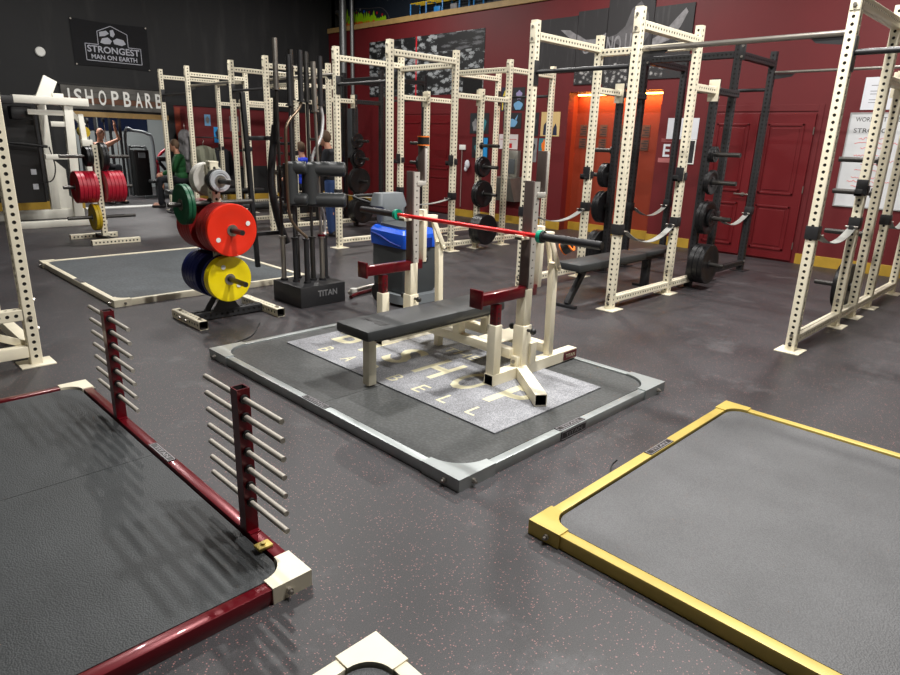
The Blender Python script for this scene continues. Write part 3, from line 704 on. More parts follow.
# j-hooks and strap safeties
def j_hook(u, v, z, s, label, group='black j hooks on the power racks'):
    """hook on the inner face cantilevered towards direction s along U"""
    t = thing('j_hook', label, 'rack hook', (u, v, z), group)
    MB().box((u + s * 0.0385, v - 0.045, z - 0.06), (u + s * 0.05, v + 0.045, z + 0.08), bev=0.002).box((u - 0.02, v - 0.048, z - 0.05), (u + 0.046, v - 0.040, z + 0.03), bev=0.002).box((u - 0.02, v + 0.040, z - 0.05), (u + 0.046, v + 0.048, z + 0.03), bev=0.002).build('back_plate', BLACKM, t)
    MB().box((u + s * 0.05, v - 0.03, z - 0.06), (u + s * 0.13, v + 0.03, z - 0.035), bev=0.004).box((u + s * 0.118, v - 0.03, z - 0.06), (u + s * 0.13, v + 0.03, z + 0.0), bev=0.004).build('cup', BLACKR, t)
wh = ['the rack cut by the right edge', 'the bench rack', 'the rack behind the scrubber', 'the rack behind the specialty bars', 'the farthest rack']
for i, (v0, v1) in enumerate(ST):
    j_hook(UR, v1, 1.27 if i != 1 else 1.24, -1, 'black hook on the left rear cream upright of %s' % wh[i])
    j_hook(UR, v0, 1.29, -1, 'black hook on the right rear cream upright of %s' % wh[i])
def strap(ua, ub, v, z, sag, label, group='nylon strap safeties on the power racks'):
    t = thing('strap_safety', label, 'strap safety', ((ua + ub) / 2, v, z), group)
    mb = MB(); n = 22; vs = []
    a0, b0 = ua + 0.14, ub - 0.06
    for k in range(n + 1):
        f = k / n; u = a0 + (b0 - a0) * f; zz = z - sag * 4 * f * (1 - f) * (1.0) - 0.03
        vs += [(u, v - 0.034, zz), (u, v + 0.034, zz), (u, v + 0.034, zz - 0.006), (u, v - 0.034, zz - 0.006)]
    fs = []
    for k in range(n):
        for j in range(4): fs.append((4 * k + j, 4 * k + (j + 1) % 4, 4 * k + 4 + (j + 1) % 4, 4 * k + 4 + j))
    fs += [(0, 1, 2, 3), (4 * n, 4 * n + 3, 4 * n + 2, 4 * n + 1)]
    mb.add(vs, fs); mb.build('webbing', WEB, t)
    for u, s in ((ua, 1), (ub, -1)):
        m_ = MB().box((u - 0.044, v - 0.046, z - 0.05), (u + 0.044, v - 0.039, z + 0.05), bev=0.001).box((u - 0.044, v + 0.039, z - 0.05), (u + 0.044, v + 0.046, z + 0.05), bev=0.001).box((u - 0.046, v - 0.046, z - 0.05), (u - 0.039, v + 0.046, z + 0.05), bev=0.001)
        m_.box((u + s * 0.044, v - 0.02, z - 0.06), (u + s * 0.12, v + 0.02, z - 0.02), bev=0.004)
        m_.build('mount', BLACKM, t)
        MB().cyl((u + s * 0.1, v - 0.05, z - 0.03), (u + s * 0.1, v + 0.05, z - 0.03), 0.01, 12).build('pin', STEEL, t)
strap(UF, UR, 1.57, 0.97, 0.10, 'grey strap safety on the rack cut by the right edge')
strap(UK, UB, 1.57, 0.93, 0.10, 'grey strap safety on the rear half of the rack by the whiteboard')
strap(UF, UR, 3.28, 0.80, 0.14, 'grey strap safety nearest the flat bench on the door side')
strap(UF, UR, 4.44, 0.86, 0.11, 'grey strap safety on the alcove side of the bench rack, front half')
strap(UK, UB, 3.34, 0.80, 0.12, 'grey strap safety between the black rear uprights by the doors')
strap(UK, UB, 4.50, 0.80, 0.12, 'grey strap safety between the black rear uprights by the alcove')
strap(UF, UR, 6.72, 0.80, 0.06, 'dark strap safety on the right side of the rack behind the scrubber')
strap(UF, UR, 7.87, 0.80, 0.06, 'dark strap safety on the left side of the rack behind the scrubber')

# cream rack at the left edge
t = thing('squat_rack', 'cream perforated rack cut off by the left edge beside the red platform', 'squat rack', (0.97, 5.0, 0))
for (u, v) in ((0.97, 5.0), (0.97, 6.17), (-0.25, 5.0), (-0.25, 6.17)):
    perf('upright', (u, v, 0.009), (u, v, 2.3), t, CREAM, r=0.0125); foot(t, u, v, CREAM)
for v in (5.0, 6.17):
    MB().bar((-0.21, v, 0.10), (0.93, v, 0.10), 0.075, 0.075).build('base_beam', CREAM, t)
    perf('lower_beam', (-0.21, v, 0.36), (0.93, v, 0.36), t, CREAM, r=0.0125)
    perf('top_beam', (-0.21, v, 2.22), (0.93, v, 2.22), t, CREAM)
MB().bar((0.93, 5.04, 0.14), (0.55, 5.04, 0.33), 0.012, 0.05, up=(0, 0, 1)).build('brace', CREAM, t)
MB().bar((0.97, 5.04, 0.10), (0.97, 6.13, 0.10), 0.075, 0.075).build('base_beam', CREAM, t)
bolts(t, [((0.97, 4.962, 0.34), -Y), ((1.008, 5.0, 0.45), X), ((1.008, 5.0, 0.25), X)])

# flat bench inside the rack
t = thing('flat_bench', 'black flat bench standing inside the cream and black power rack', 'bench', (6.0, 3.6, 0))
MB().box((5.27, 3.46, 0.375), (6.55, 3.76, 0.45), bev=0.018).build('pad', VINYL, t)
MB().box((6.56, 3.50, 0.385), (7.35, 3.74, 0.44), bev=0.016).build('head_pad', VINYL, t)
MB().bar((5.45, 3.61, 0.35), (7.2, 3.61, 0.35), 0.05, 0.05).build('spine', BLACKM, t)
MB().bar((5.55, 3.61, 0.34), (5.30, 3.61, 0.03), 0.06, 0.05, up=(0, 1, 0)).box((5.27, 3.50, 0.0), (5.33, 3.73, 0.03), bev=0.004).build('leg', BLACKM, t)
MB().box((6.82, 3.58, 0.0), (6.90, 3.66, 0.33), bev=0.004).box((6.83, 3.48, 0.0), (6.89, 3.76, 0.03), bev=0.004).build('leg', BLACKM, t)

# ================================================================== COMBO BENCH PRESS
t = thing('bench_press', 'cream competition bench press with dark red safety arms on the carpet', 'bench press', (3.1, 3.09, 0.06))
Z0 = 0.0617
VC = 3.09
pad = MB().box((2.26, VC - 0.165, 0.395), (3.52, VC + 0.165, 0.465), bev=0.02)
pad.build('pad', VINYL, t)
tx = MB(); text_mb(tx, 'EMPIRE', (2.44, VC + 0.0, 0.4652), -Y, X, 0.060, 0.0012, 0, width=0.23, bold=True); tx.build('pad_lettering', BLACKP, t, False)
MB().box((2.36, VC - 0.13, 0.375), (3.48, VC + 0.13, 0.395)).build('pad_board', BLACKP, t)
MB().bar((2.385, VC - 0.02, Z0), (2.385, VC - 0.02, 0.375), 0.062, 0.062, up=(0, 1, 0), bev=0.004).build('front_leg', CREAM, t)
MB().bar((2.55, VC, 0.345), (3.5, VC, 0.345), 0.06, 0.05, bev=0.004).build('bench_spine', CREAM, t)
MB().bar((3.21, VC, 0.245), (3.21, VC, 0.375), 0.065, 0.065, up=(0, 1, 0), bev=0.004).build('centre_post', CREAM, t)
MB().bar((3.50, VC, 0.21), (3.50, VC, 0.375), 0.06, 0.06, up=(0, 1, 0), bev=0.004).build('centre_post', CREAM, t)
HV = 0.53
for u, z in ((3.22, 0.215), (3.60, 0.18)):
    MB().bar((u, VC - HV + 0.03, z), (u, VC + HV + 0.03, z), 0.065, 0.065, bev=0.004).build('cross_beam', CREAM, t)
MB().bar((3.30, VC + 0.30, Z0), (3.30, VC + 0.30, 0.19), 0.05, 0.05, up=(0, 1, 0), bev=0.003).build('short_leg', CREAM, t)
MB().box((3.24, VC - 0.36, 0.245), (3.60, VC - 0.16, 0.251), bev=0.001).build('spotter_step', CREAM, t)
MB().box((3.24, VC + 0.16, 0.245), (3.60, VC + 0.36, 0.251), bev=0.001).build('spotter_step', CREAM, t)
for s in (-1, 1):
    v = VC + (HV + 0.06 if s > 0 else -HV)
    MB().bar((2.95, v, Z0 + 0.038), (3.88, v, Z0 + 0.038), 0.075, 0.075, hollow=0.005).build('base_tube', [CREAM, TUBEIN], t, False)
    MB().bar((2.99, v + s * 0.0, Z0 + 0.075), (2.99, v, 0.465), 0.068, 0.068, up=(0, 1, 0), bev=0.005).build('arm_sleeve', CREAM, t)
    mb = MB().bar((2.99, v, 0.465), (2.99, v, 0.60), 0.052, 0.052, up=(0, 1, 0), bev=0.003, mi=0)
    for k in range(4): mb.cyl((2.99, v - 0.0265, 0.48 + k * 0.03), (2.99, v - 0.0262, 0.48 + k * 0.03), 0.007, 12, mi=1); mb.box((2.9633, v - 0.004, 0.476 + k * 0.03), (2.9638, v + 0.004, 0.484 + k * 0.03), mi=1)
    mb.build('arm_post', [CRIM, BLACKP], t)
    MB().bar((2.81, v, 0.645), (3.36, v, 0.645), 0.06, 0.07, bev=0.004).box((2.795, v - 0.05, 0.60), (2.812, v + 0.05, 0.715), bev=0.003).box((3.30, v + 0.035, 0.60), (3.36, v + 0.055, 0.72), bev=0.003).build('safety_arm', CRIM, t)
    MB().bar((3.27, v, Z0 + 0.075), (3.27, v, 0.415), 0.088, 0.088, up=(0, 1, 0), bev=0.005).box((3.20, v - 0.03, Z0 + 0.075), (3.24, v + 0.03, 0.205), bev=0.004).box((3.30, v - s * 0.0 - 0.06, Z0 + 0.075), (3.36, v + 0.0, 0.29), bev=0.004).build('upright_sleeve', CREAM, t)
    MB().bar((3.27, v, 0.415), (3.27, v, 0.66), 0.072, 0.072, up=(0, 1, 0), bev=0.004).build('lower_upright', CREAM, t)
    up_ = perf('telescoping_upright', (3.29, v, 0.66), (3.29, v, 1.34), t, mat('pale_zinc_steel', (196, 192, 184), 0.5, 0.3), 0.062, 0.007, sides=(1, 1, 1, 0))
    MB().box((3.243, v - 0.036, 0.67), (3.257, v + 0.036, 1.345), bev=0.002).build('front_plate', mat('brown_grey_plate', (92, 80, 76), 0.5), t)  # thin brown-grey plate over the upright's front face
    MB().box((3.36, v - 0.036, 0.66), (3.395, v + 0.036, 1.06), bev=0.004).build('upright_stiffener', CREAM, t)
    MB().box((3.365, v - 0.033, 1.26), (3.39, v + 0.033, 1.52), bev=0.003).box((3.29, v - 0.036, 1.24), (3.375, v + 0.036, 1.275), bev=0.003).build('hook_back', MATS['pale_zinc_steel'], t)
    MB().box((3.353, v - 0.035, 1.28), (3.365, v + 0.035, 1.525), bev=0.002).build('hook_plate', MATS['brown_grey_plate'], t)  # same brown-grey plate on the front of the hook
    MB().box((3.165, v - 0.03, 0.985), (3.26, v + 0.03, 1.005), bev=0.003).box((3.165, v - 0.03, 0.985), (3.175, v + 0.03, 1.016), bev=0.003).build('bar_cup', CREAM, t)
    MB().bar((3.32, v, 1.0), (3.52, v, 0.99), 0.045, 0.045, bev=0.004).build('lever_arm', CREAM, t)
    MB().bar((3.58, v, Z0 + 0.075), (3.56, v, 0.80), 0.05, 0.05, up=(0, 1, 0), bev=0.004).build('rear_post', CREAM, t)
    MB().bar((3.46, v - 0.035, 0.985), (3.58, v - 0.035, 0.76), 0.014, 0.04, up=(1, 0, 0)).bar((3.52, v + 0.035, 0.985), (3.58, v + 0.035, 0.76), 0.014, 0.04, up=(1, 0, 0)).cyl((3.575, v - 0.05, 0.76), (3.575, v + 0.05, 0.76), 0.014, 12).build('link_bar', CREAM, t)
    MB().bar((3.25, v + s * 0.02, Z0 + 0.040), (2.93, v + s * 0.44, Z0 + 0.040), 0.075, 0.075, hollow=0.005).build('outrigger_foot', [CREAM, TUBEIN], t, False)
    for k in (-1, 1):
        kn = MB().cyl((3.27, v + k * 0.044, 0.385), (3.27, v + k * 0.075, 0.385), 0.010, 10); kn.sphere((3.27, v + k * 0.09, 0.385), 0.022); kn.build('knob', BLACKR, t)
    bolts(t, [((3.20, v, 0.17), -X)])
pl = MB().box((3.72, VC - HV - 0.0385, Z0 + 0.008), (3.875, VC - HV - 0.042, Z0 + 0.068), mi=0)
text_mb(pl, 'TITAN', (3.80, VC - HV - 0.042, Z0 + 0.038), X, Z, 0.028, 0.001, 1, width=0.11)
pl.build('maker_plate', [CRIM, WORN], t, False)
# barbell
t = thing('barbell', 'barbell with red shaft, teal rings and black sleeves resting on the bench press', 'barbell', (3.2, VC, 1.04))
MB().cyl((3.2, VC - 0.665, 1.022), (3.2, VC + 0.665, 1.022), 0.0145, 18).build('shaft', REDSH, t)
for s in (-1, 1):
    MB().cyl((3.2, VC + s * 0.665, 1.022), (3.2, VC + s * 0.693, 1.022), 0.04, 24).build('ring', TEAL, t)
    MB().cyl((3.2, VC + s * 0.693, 1.022), (3.2, VC + s * 0.705, 1.022), 0.036, 24).cyl((3.2, VC + s * 0.705, 1.022), (3.2, VC + s * 1.115, 1.022), 0.025, 24).build('sleeve', BLACKM, t)
    MB().cyl((3.2, VC + s * 1.115, 1.022), (3.2, VC + s * 1.118, 1.022), 0.019, 20).build('end_cap', DSTEEL, t)
def clip(p, d, label):
    p = Vector(p); d = Vector(d).normalized(); t = thing('collar_clip', label, 'barbell collar', p)
    MB().lathe([(0.028, -0.03), (0.043, -0.03), (0.043, 0.03), (0.028, 0.03)], p, d, 28).build('body', BLACKR, t)
    for s in (-0.034, 0.026): MB().lathe([(0.029, s), (0.045, s), (0.045, s + 0.008), (0.029, s + 0.008)], p, d, 28).build('edge_ring', ORANGE, t)
clip((3.56, 2.46, 0.92), (0.2, -0.75, 0.5), 'black and orange barbell collar hanging behind the right upright')
clip((3.374, 3.68, 1.561), (0, 0, 1), 'black and orange barbell collar sitting on top of the left upright')

# ================================================================== PLATE TREES
def tree_front():
    t = thing('plate_tree', 'near plate tree with red, yellow, blue and green plates beside the zinc platform', 'plate tree', (2.6, 5.33, 0))
    perf('foot_tube', (2.20, 5.05, 0.0385), (2.20, 5.60, 0.0385), t, CREAM, 0.075)
    perf('foot_tube', (2.91, 5.03, 0.0385), (2.91, 5.70, 0.0385), t, CREAM, 0.075)
    perf('cross_tube', (2.24, 5.33, 0.045), (2.87, 5.33, 0.045), t, BLACKM, 0.07)
    perf('post', (2.52, 5.36, 0.08), (2.52, 5.36, 1.33), t, CREAM, 0.075)
    MB().bar((2.34, 5.33, 0.06), (2.50, 5.33, 0.28), 0.05, 0.012, up=(0, 1, 0)).prism([(-0.13, 0), (0.13, 0), (0.06, 0.10), (-0.06, 0.10)], (2.52, 5.285, 0.08), X, Z, Y, 0.008).build('gusset', BLACKM, t, False)
    MB().box((2.48, 5.32, 1.33), (2.56, 5.40, 1.345), bev=0.003).build('post_cap', CREAM, t)
    for z in (0.37, 0.80, 1.19): peg(t, (2.52, 5.322, z), -Y, (0.30 if z > 1 else 0.42), 0.0225); peg(t, (2.52, 5.398, z), Y, 0.36, 0.0225)
    peg(t, (2.482, 5.36, 1.0), -X, 0.36, 0.022); peg(t, (2.558, 5.36, 1.0), X, 0.30, 0.022)
    bolts(t, [((2.20, 5.12, 0.0765), Z), ((2.20, 5.5, 0.0765), Z), ((2.91, 5.1, 0.0765), Z), ((2.1615, 5.3, 0.04), -X), ((2.1615, 5.42, 0.04), -X)])
tree_front()
def run(p, ax, items, lab, grp):
    p = Vector(p); ax = Vector(ax); k = 0; n = len(items); out = []
    for i, (R, T, m_) in enumerate(items):
        nth = 'only' if n == 1 else ('innermost' if i == 0 else ('outermost' if i == n - 1 else ['second', 'third', 'fourth', 'fifth', 'sixth'][i - 1] + ' from the post'))
        out.append(put_plate(p + ax * k, ax, R, T, m_, lab % nth, grp)); k += T + 0.002
    return out, p + ax * k
r_, e1 = run((2.52, 5.305, 0.80), -Y, [(0.214, 0.046, DREDP)] * 4 + [(0.219, 0.042, REDP)], '%s plate of the front red stack on the near plate tree', 'red plates facing the camera on the near plate tree')
def stickers(o, R, T, pts):
    mb = MB()
    for a, b in pts: mb.cyl((a, b, T), (a, b, T + 0.002), 0.018, 16)
    s_ = mb.build('badge', WHITE, None); s_.parent = o; s_.matrix_parent_inverse = Matrix.Identity(4)
def badge_on(o, p):
    mb = MB(); p = Vector(p); mb.cyl(p, p - Y * 0.002, 0.018, 16); link('badge', mb.mesh('badge', WHITE), None)
    b = bpy.data.objects['badge'] if 'badge' in bpy.data.objects else None
def badges(o, face_v, cu, cz, pts):
    Mi = (Matrix.Translation(o.location) @ o.rotation_euler.to_matrix().to_4x4()).inverted()
    for a, b in pts:
        mb = MB(); p = Vector((cu + a, face_v, cz + b)); mb.cyl(p, p - Y * 0.0015, 0.020, 18); mb.cyl(p - Y * 0.0015, p - Y * 0.003, 0.007, 10)
        me = mb.mesh('badge', WHITE); x = bpy.data.objects.new('badge', me); C.objects.link(x); x.parent = o; x.matrix_basis = Mi
badges(r_[-1], e1.y + 0.0015, 2.52, 0.80, [(0.14, 0.05), (-0.13, -0.07)])
for o_ in r_: pass
run((2.52, 5.415, 0.80), Y, [(0.217, 0.05, DREDP)] * 5, '%s plate of the rear red stack on the near plate tree', 'red plates facing away on the near plate tree')
y_, e2 = run((2.52, 5.305, 0.37), -Y, [(0.200, 0.035, BLUP), (0.195, 0.045, YELP), (0.197, 0.045, YELP)], '%s plate of the front low stack on the near plate tree', 'low front plates on the near plate tree')
for o_, c_ in zip(y_, ('blue', 'yellow', 'yellow')): o_['label'] = o_['label'].replace('%s plate' % '', c_ + ' plate') if False else o_['label'].replace(' plate of', ' %s plate of' % c_)
badges(y_[-1], e2.y + 0.0015, 2.52, 0.37, [(-0.055, 0.11), (0.075, -0.06)])
run((2.52, 5.415, 0.37), Y, [(0.203, 0.055, BLUP)] * 5, '%s navy plate of the rear low stack on the near plate tree', 'navy plates on the near plate tree')
run((2.47, 5.36, 1.0), -X, [(0.165, 0.03, GREP)] * 2, '%s green plate on the left peg of the near plate tree', 'green plates on the near plate tree')
for o_ in [o for o in C.objects if o.get('group') == 'green plates on the near plate tree']: o_.location.x -= 0.185
g_, e3 = run((2.52, 5.305, 1.19), -Y, [(0.095, 0.05, BLACKR), (0.09, 0.03, GRYP)], '%s small plate on the upper front peg of the near plate tree', 'small upper plates on the near plate tree')
MB()
run((2.52, 5.43, 1.19), Y, [(0.14, 0.045, WHIP)] * 2, '%s off-white plate behind the post of the near plate tree', 'off-white plates on the near plate tree')

t = thing('plate_tree', 'cream weight plate tree with crimson and mustard plates near the cable machine', 'plate tree', (3.12, 10.3, 0))
perf('foot_tube', (2.83, 9.95, 0.0385), (3.48, 9.95, 0.0385), t, CREAM); perf('foot_tube', (2.75, 10.65, 0.0385), (3.40, 10.65, 0.0385), t, CREAM)
perf('cross_tube', (3.12, 9.99, 0.045), (3.12, 10.61, 0.045), t, BLACKM, 0.07); perf('post', (3.12, 10.3, 0.08), (3.12, 10.3, 1.36), t, CREAM)
for z in (0.35, 0.78, 1.20): peg(t, (3.082, 10.3, z), -X, 0.42); peg(t, (3.158, 10.3, z), X, 0.42)
G2 = 'the far-left plate tree'
run((3.066, 10.3, 0.78), -X, [(0.222, 0.05, CRIMP)] * 5, '%s crimson plate left of the post on ' + G2, 'left crimson plates on ' + G2)
run((3.174, 10.3, 0.78), X, [(0.222, 0.05, CRIMP)] * 5, '%s crimson plate right of the post on ' + G2, 'right crimson plates on ' + G2)
run((3.066, 10.3, 1.20), -X, [(0.14, 0.04, IRON)] * 2, '%s black plate left of the post on ' + G2, 'left black plates on ' + G2)
run((3.174, 10.3, 1.20), X, [(0.19, 0.04, IRON)] * 2, '%s black plate right of the post on ' + G2, 'right black plates on ' + G2)
run((3.066, 10.3, 0.35), -X, [(0.19, 0.04, MUSTP)] * 2, '%s mustard plate low on ' + G2, 'mustard plates on ' + G2)

# ================================================================== SPECIALTY BAR HOLDER
t = thing('bar_holder', 'black block holder with white-grey lettering carrying the upright specialty bars', 'bar holder', (3.47, 5.45, 0))
mb = MB().box((3.20, 5.16, 0.0), (3.71, 5.66, 0.20), bev=0.008, mi=0)
mb.build('block', BLACKM, t)
tm = MB(); text_mb(tm, 'TITAN', (3.50, 5.159, 0.12), X, Z, 0.06, 0.001, 0, width=0.22, bold=True); tm.build('lettering', mat('faded_grey_print', (120, 120, 122), 0.6), t, False)
SOC = [(3.28, 5.58), (3.33, 5.44), (3.38, 5.32), (3.50, 5.40), (3.58, 5.36), (3.66, 5.42), (3.44, 5.58)]
for (u, v) in SOC: MB().lathe([(0.028, 0), (0.036, 0), (0.036, 0.02), (0.028, 0.02)], (u, v, 0.20), Z, 20).build('socket_ring', BLACKM, t)
def sleeve(mb, p0, p1, r=0.025, flange=True, mi=0):
    mb.cyl(p0, p1, r, 20, mi=mi)
def ubar(label, top, bot, ztop, pts, sm, hm, low=0.42, fl=None):
    """upright barbell: lower sleeve in a socket, shaft path, upper sleeve"""
    (ub, vb), (ut, vt) = bot, top
    t = thing('specialty_barbell', label, 'barbell', (ub, vb, 0.2))
    MB().cyl((ub, vb, 0.2005), (ub, vb, 0.2 + low), 0.0245, 20).cyl((ub, vb, 0.2 + low), (ub, vb, 0.215 + low), 0.036, 20).build('sleeve', sm, t)
    d = Vector((ut - ub, vt - vb, ztop - 0.2 - low)).normalized() if not pts else Vector((0, 0, 1))
    s0 = Vector((ut, vt, ztop)) - d * 0.42
    MB().cyl(s0, (ut, vt, ztop), 0.0245, 20).cyl(s0 - d * 0.015, s0, 0.036, 20).build('sleeve', sm, t)
    P = [(ub, vb, 0.215 + low)] + pts + [tuple(s0 - d * 0.015)]
    MB().path(P, 0.0145, 12, sub=(5 if pts else 1)).build('shaft', hm, t)
    if fl: MB().cyl((ub, vb, 0.215 + low), (ub, vb, 0.235 + low), 0.038, 20).build('ring', fl, t)
    return t
ubar('straight barbell with bright steel top sleeve, tallest bar in the block holder', (3.30, 5.60), SOC[0], 2.40, [], STEEL, DSTEEL)
ssb1 = ubar('safety squat bar with black pads, left in the block holder', (3.35, 5.46), SOC[1], 2.26, [], BLACKM, BLACKM)
ubar('cambered barbell with bronze-grey offset shaft in the block holder', (3.43, 5.40), SOC[2], 2.30,
     [(3.38, 5.32, 0.65), (3.27, 5.36, 0.78), (3.235, 5.37, 0.95), (3.235, 5.37, 1.45), (3.26, 5.38, 1.66), (3.40, 5.40, 1.80)], BLACKM, mat('bronze_steel', (120, 104, 88), 0.35, 0.85))
ssb2 = ubar('safety squat bar with long padded yoke arms, right in the block holder', (3.53, 5.46), SOC[3], 2.30, [], DSTEEL, DSTEEL)
ubar('barbell with red collar ring in the block holder', (3.58, 5.42), SOC[4], 2.22, [], STEEL, STEEL, fl=CRIM)
ubar('bent silver cambered barbell, rightmost in the block holder', (3.68, 5.46), SOC[5], 2.28,
     [(3.68, 5.44, 0.68), (3.66, 5.44, 0.86), (3.57, 5.44, 1.02), (3.55, 5.44, 1.2), (3.56, 5.44, 1.38), (3.66, 5.44, 1.56), (3.70, 5.46, 1.72), (3.69, 5.46, 1.80)], BLACKM, mat('satin_silver_steel', (205, 205, 205), 0.45, 0.5))
ubar('dark straight barbell at the back of the block holder', (3.46, 5.60), SOC[6], 2.32, [], DSTEEL, DSTEEL)
def yoke(t, c_, d, span, L, r=0.042):
    """padded squat-bar yoke: a vertical neck pad and two long arms towards d"""
    c_ = Vector(c_); d = Vector(d).normalized()
    MB().path([c_ - Z * span * 0.62, c_ - Z * span * 0.3, c_ + Z * span * 0.3, c_ + Z * span * 0.62], r * 1.15, 16, sub=2).build('neck_pad', VINYL, t)
    for s in (-1, 1):
        p = c_ + Z * s * span / 2
        mb = MB().path([p - d * 0.02, p + d * (L - 0.08), p + d * (L - 0.02), p + d * L], [r * 0.9, r, r, r * 0.98, r * 0.85, r * 0.45], 18, sub=4); mb.build('arm_pad', VINYL, t)
        MB().cyl(p - d * 0.09, p - d * 0.0, 0.016, 12).build('handle', BLACKM, t)
yoke(ssb2, (3.50, 5.40, 1.13), (1.0, -0.72, 0), 0.29, 0.34, 0.070)
yoke(ssb1, (3.31, 5.44, 1.14), (0.75, -0.66, 0), 0.29, 0.16, 0.060)
t = thing('trap_bar', 'black open trap bar hung upright behind the near plate tree', 'trap bar', (3.33, 5.98, 0))
MB().bar((3.25, 6.04, 0.26), (3.19, 6.04, 1.95), 0.042, 0.042, up=(0, 1, 0), bev=0.004).build('side_rail', BLACKM, t)
arc = [(3.53, 5.92, 0.50), (3.46, 5.94, 0.72), (3.41, 5.95, 1.0), (3.41, 5.95, 1.25), (3.46, 5.92, 1.66)]
MB().path(arc, 0.038, 14).build('bent_frame', BLACKM, t)
for z, u in ((1.53, 3.46), (0.60, 3.50)): MB().bar((3.22, 6.04, z), (u, 5.95, z + 0.01), 0.04, 0.04, bev=0.004).build('cross_handle', BLACKM, t)
MB().cyl((3.46, 5.92, 1.6), (3.48, 5.93, 1.92), 0.026, 16).build('sleeve', BLACKM, t)
MB().path([(3.46, 5.92, 1.50), (3.44, 5.78, 1.49), (3.44, 5.62, 1.50), (3.44, 5.60, 1.53)], 0.014, 10).build('hanging_hook', BLACKM, t)

# ================================================================== FLOOR SCRUBBER
t = thing('floor_scrubber', 'blue and grey walk-behind floor scrubber standing behind the bench press', 'floor scrubber', (4.2, 4.9, 0))
u0, u1, v0, v1 = 3.99, 4.43, 4.57, 5.17
def hull(mb, rings, bev=0.0):
    n = len(rings[0]); vs = [p for r in rings for p in r]
    fs = [(i * n + k, i * n + (k + 1) % n, (i + 1) * n + (k + 1) % n, (i + 1) * n + k) for i in range(len(rings) - 1) for k in range(n)]
    fs += [tuple(range(n))[::-1], tuple(range((len(rings) - 1) * n, len(rings) * n))]
    return mb.add(vs, fs)
def rr(a0, a1, b0, b1, z, r=0.06, tilt=0.0):
    out = []
    for (cx, cy, s) in ((a1 - r, b1 - r, 0), (a0 + r, b1 - r, 1), (a0 + r, b0 + r, 2), (a1 - r, b0 + r, 3)):
        for k in range(5):
            a = (s + k / 4) * PI / 2; x, y = cx + r * math.cos(a), cy + r * math.sin(a); out.append((x, y, z + tilt * (y - b0)))
    return out
hull(mb := MB(), [rr(u0 + .03, u1 - .03, v0 + .04, v1 - .1, .10), rr(u0, u1, v0 + .01, v1 - .08, .16), rr(u0 - .0, u1, v0, v1 - .06, .40), rr(u0 + .01, u1 - .01, v0 + .0, v1 - .05, .565)]); mb.build('lower_tank', SGREY, t)
hull(mb := MB(), [rr(u0 - .005, u1 + .005, v0 - .01, v1 - .04, .57), rr(u0 - .012, u1 + .012, v0 - .02, v1 - .04, .62), rr(u0 - .01, u1 + .01, v0 - .01, v1 - .04, .70, tilt=.02), rr(u0 + .02, u1 - .02, v0 + .03, v1 - .06, .735, tilt=.03)]); mb.build('upper_tank', SBLUE, t)
hull(mb := MB(), [rr(u0 + .05, u1 - .05, v0 + .10, v1 - .12, .735, tilt=.03), rr(u0 + .05, u1 - .05, v0 + .10, v1 - .12, .765, tilt=.03), rr(u0 + .07, u1 - .07, v0 + .13, v1 - .15, .78, tilt=.03)]); mb.build('lid', SGREY, t)
mb = MB(); mb.box((4.10, v0 - 0.03, 0.575), (4.30, v0 - 0.012, 0.665), bev=0.012); mb.build('handle_recess', mat('deep_blue_plastic', (10, 40, 120), 0.5), t)
mb = MB(); mb.lathe([(0.0, 0), (0.035, 0), (0.035, 0.004), (0.0, 0.004)], (4.24, v0 - 0.003, 0.46), -Y, 24); mb.build('badge_back', BLACKP, t)
mb = MB(); mb.prism([(-0.018, -0.01), (-0.006, 0.012), (0.004, 0.0), (0.018, 0.012), (0.010, -0.012)], (4.24, v0 - 0.007, 0.46), X, Z, -Y, 0.002); mb.build('badge_emblem', PAPER, t, False)
mb = MB(); mb.path([(u0 - .012, v0 + .06, .59), (u0 - .014, v0 + .2, .61), (u0 - .014, v0 + .38, .66), (u0 - .01, v0 + .5, .68)], 0.010, 8); mb.build('side_moulding', mat('deep_blue_plastic', (10, 40, 120), 0.5), t)
mb = MB(); hull(mb, [rr(4.08, 4.36, 5.02, 5.14, .76, .04), rr(4.08, 4.36, 5.0, 5.16, .90, .04), rr(4.04, 4.40, 5.0, 5.22, .93, .05), rr(4.06, 4.38, 5.04, 5.18, 1.05, .05)]); mb.build('control_console', LGREY, t)
mb = MB(); mb.path([(4.05, 5.18, .95), (4.0, 5.32, .98), (4.04, 5.42, 1.0), (4.38, 5.42, 1.0), (4.42, 5.32, .98), (4.37, 5.18, .95)], 0.016, 12); mb.build('push_handle', BLACKR, t)
mb = MB(); hull(mb, [rr(u0 - .04, u1 + .04, v0 - .05, v0 + .34, .03, .15), rr(u0 - .04, u1 + .04, v0 - .05, v0 + .34, .12, .15)]); mb.build('brush_deck', LGREY, t)
for u in (u0 - .0, u1): MB().cyl((u - 0.02, 4.98, 0.09), (u + 0.02, 4.98, 0.09), 0.09, 24).build('wheel', BLACKR, t)
for u in (4.05, 4.35): MB().cyl((u - 0.015, 5.10, 0.045), (u + 0.015, 5.10, 0.045), 0.045, 18).build('caster', BLACKR, t)
mb = MB(); mb.path([(3.80, 5.20, 0.06), (3.86, 5.26, 0.06), (4.2, 5.34, 0.06), (4.56, 5.26, 0.06)], 0.022, 10); mb.build('squeegee_bar', STEEL, t)
mb = MB(); mb.path([(3.80, 5.19, 0.02), (3.86, 5.24, 0.02), (4.2, 5.32, 0.02), (4.56, 5.24, 0.02)], 0.018, 8); mb.build('squeegee_blade', CRIM, t)
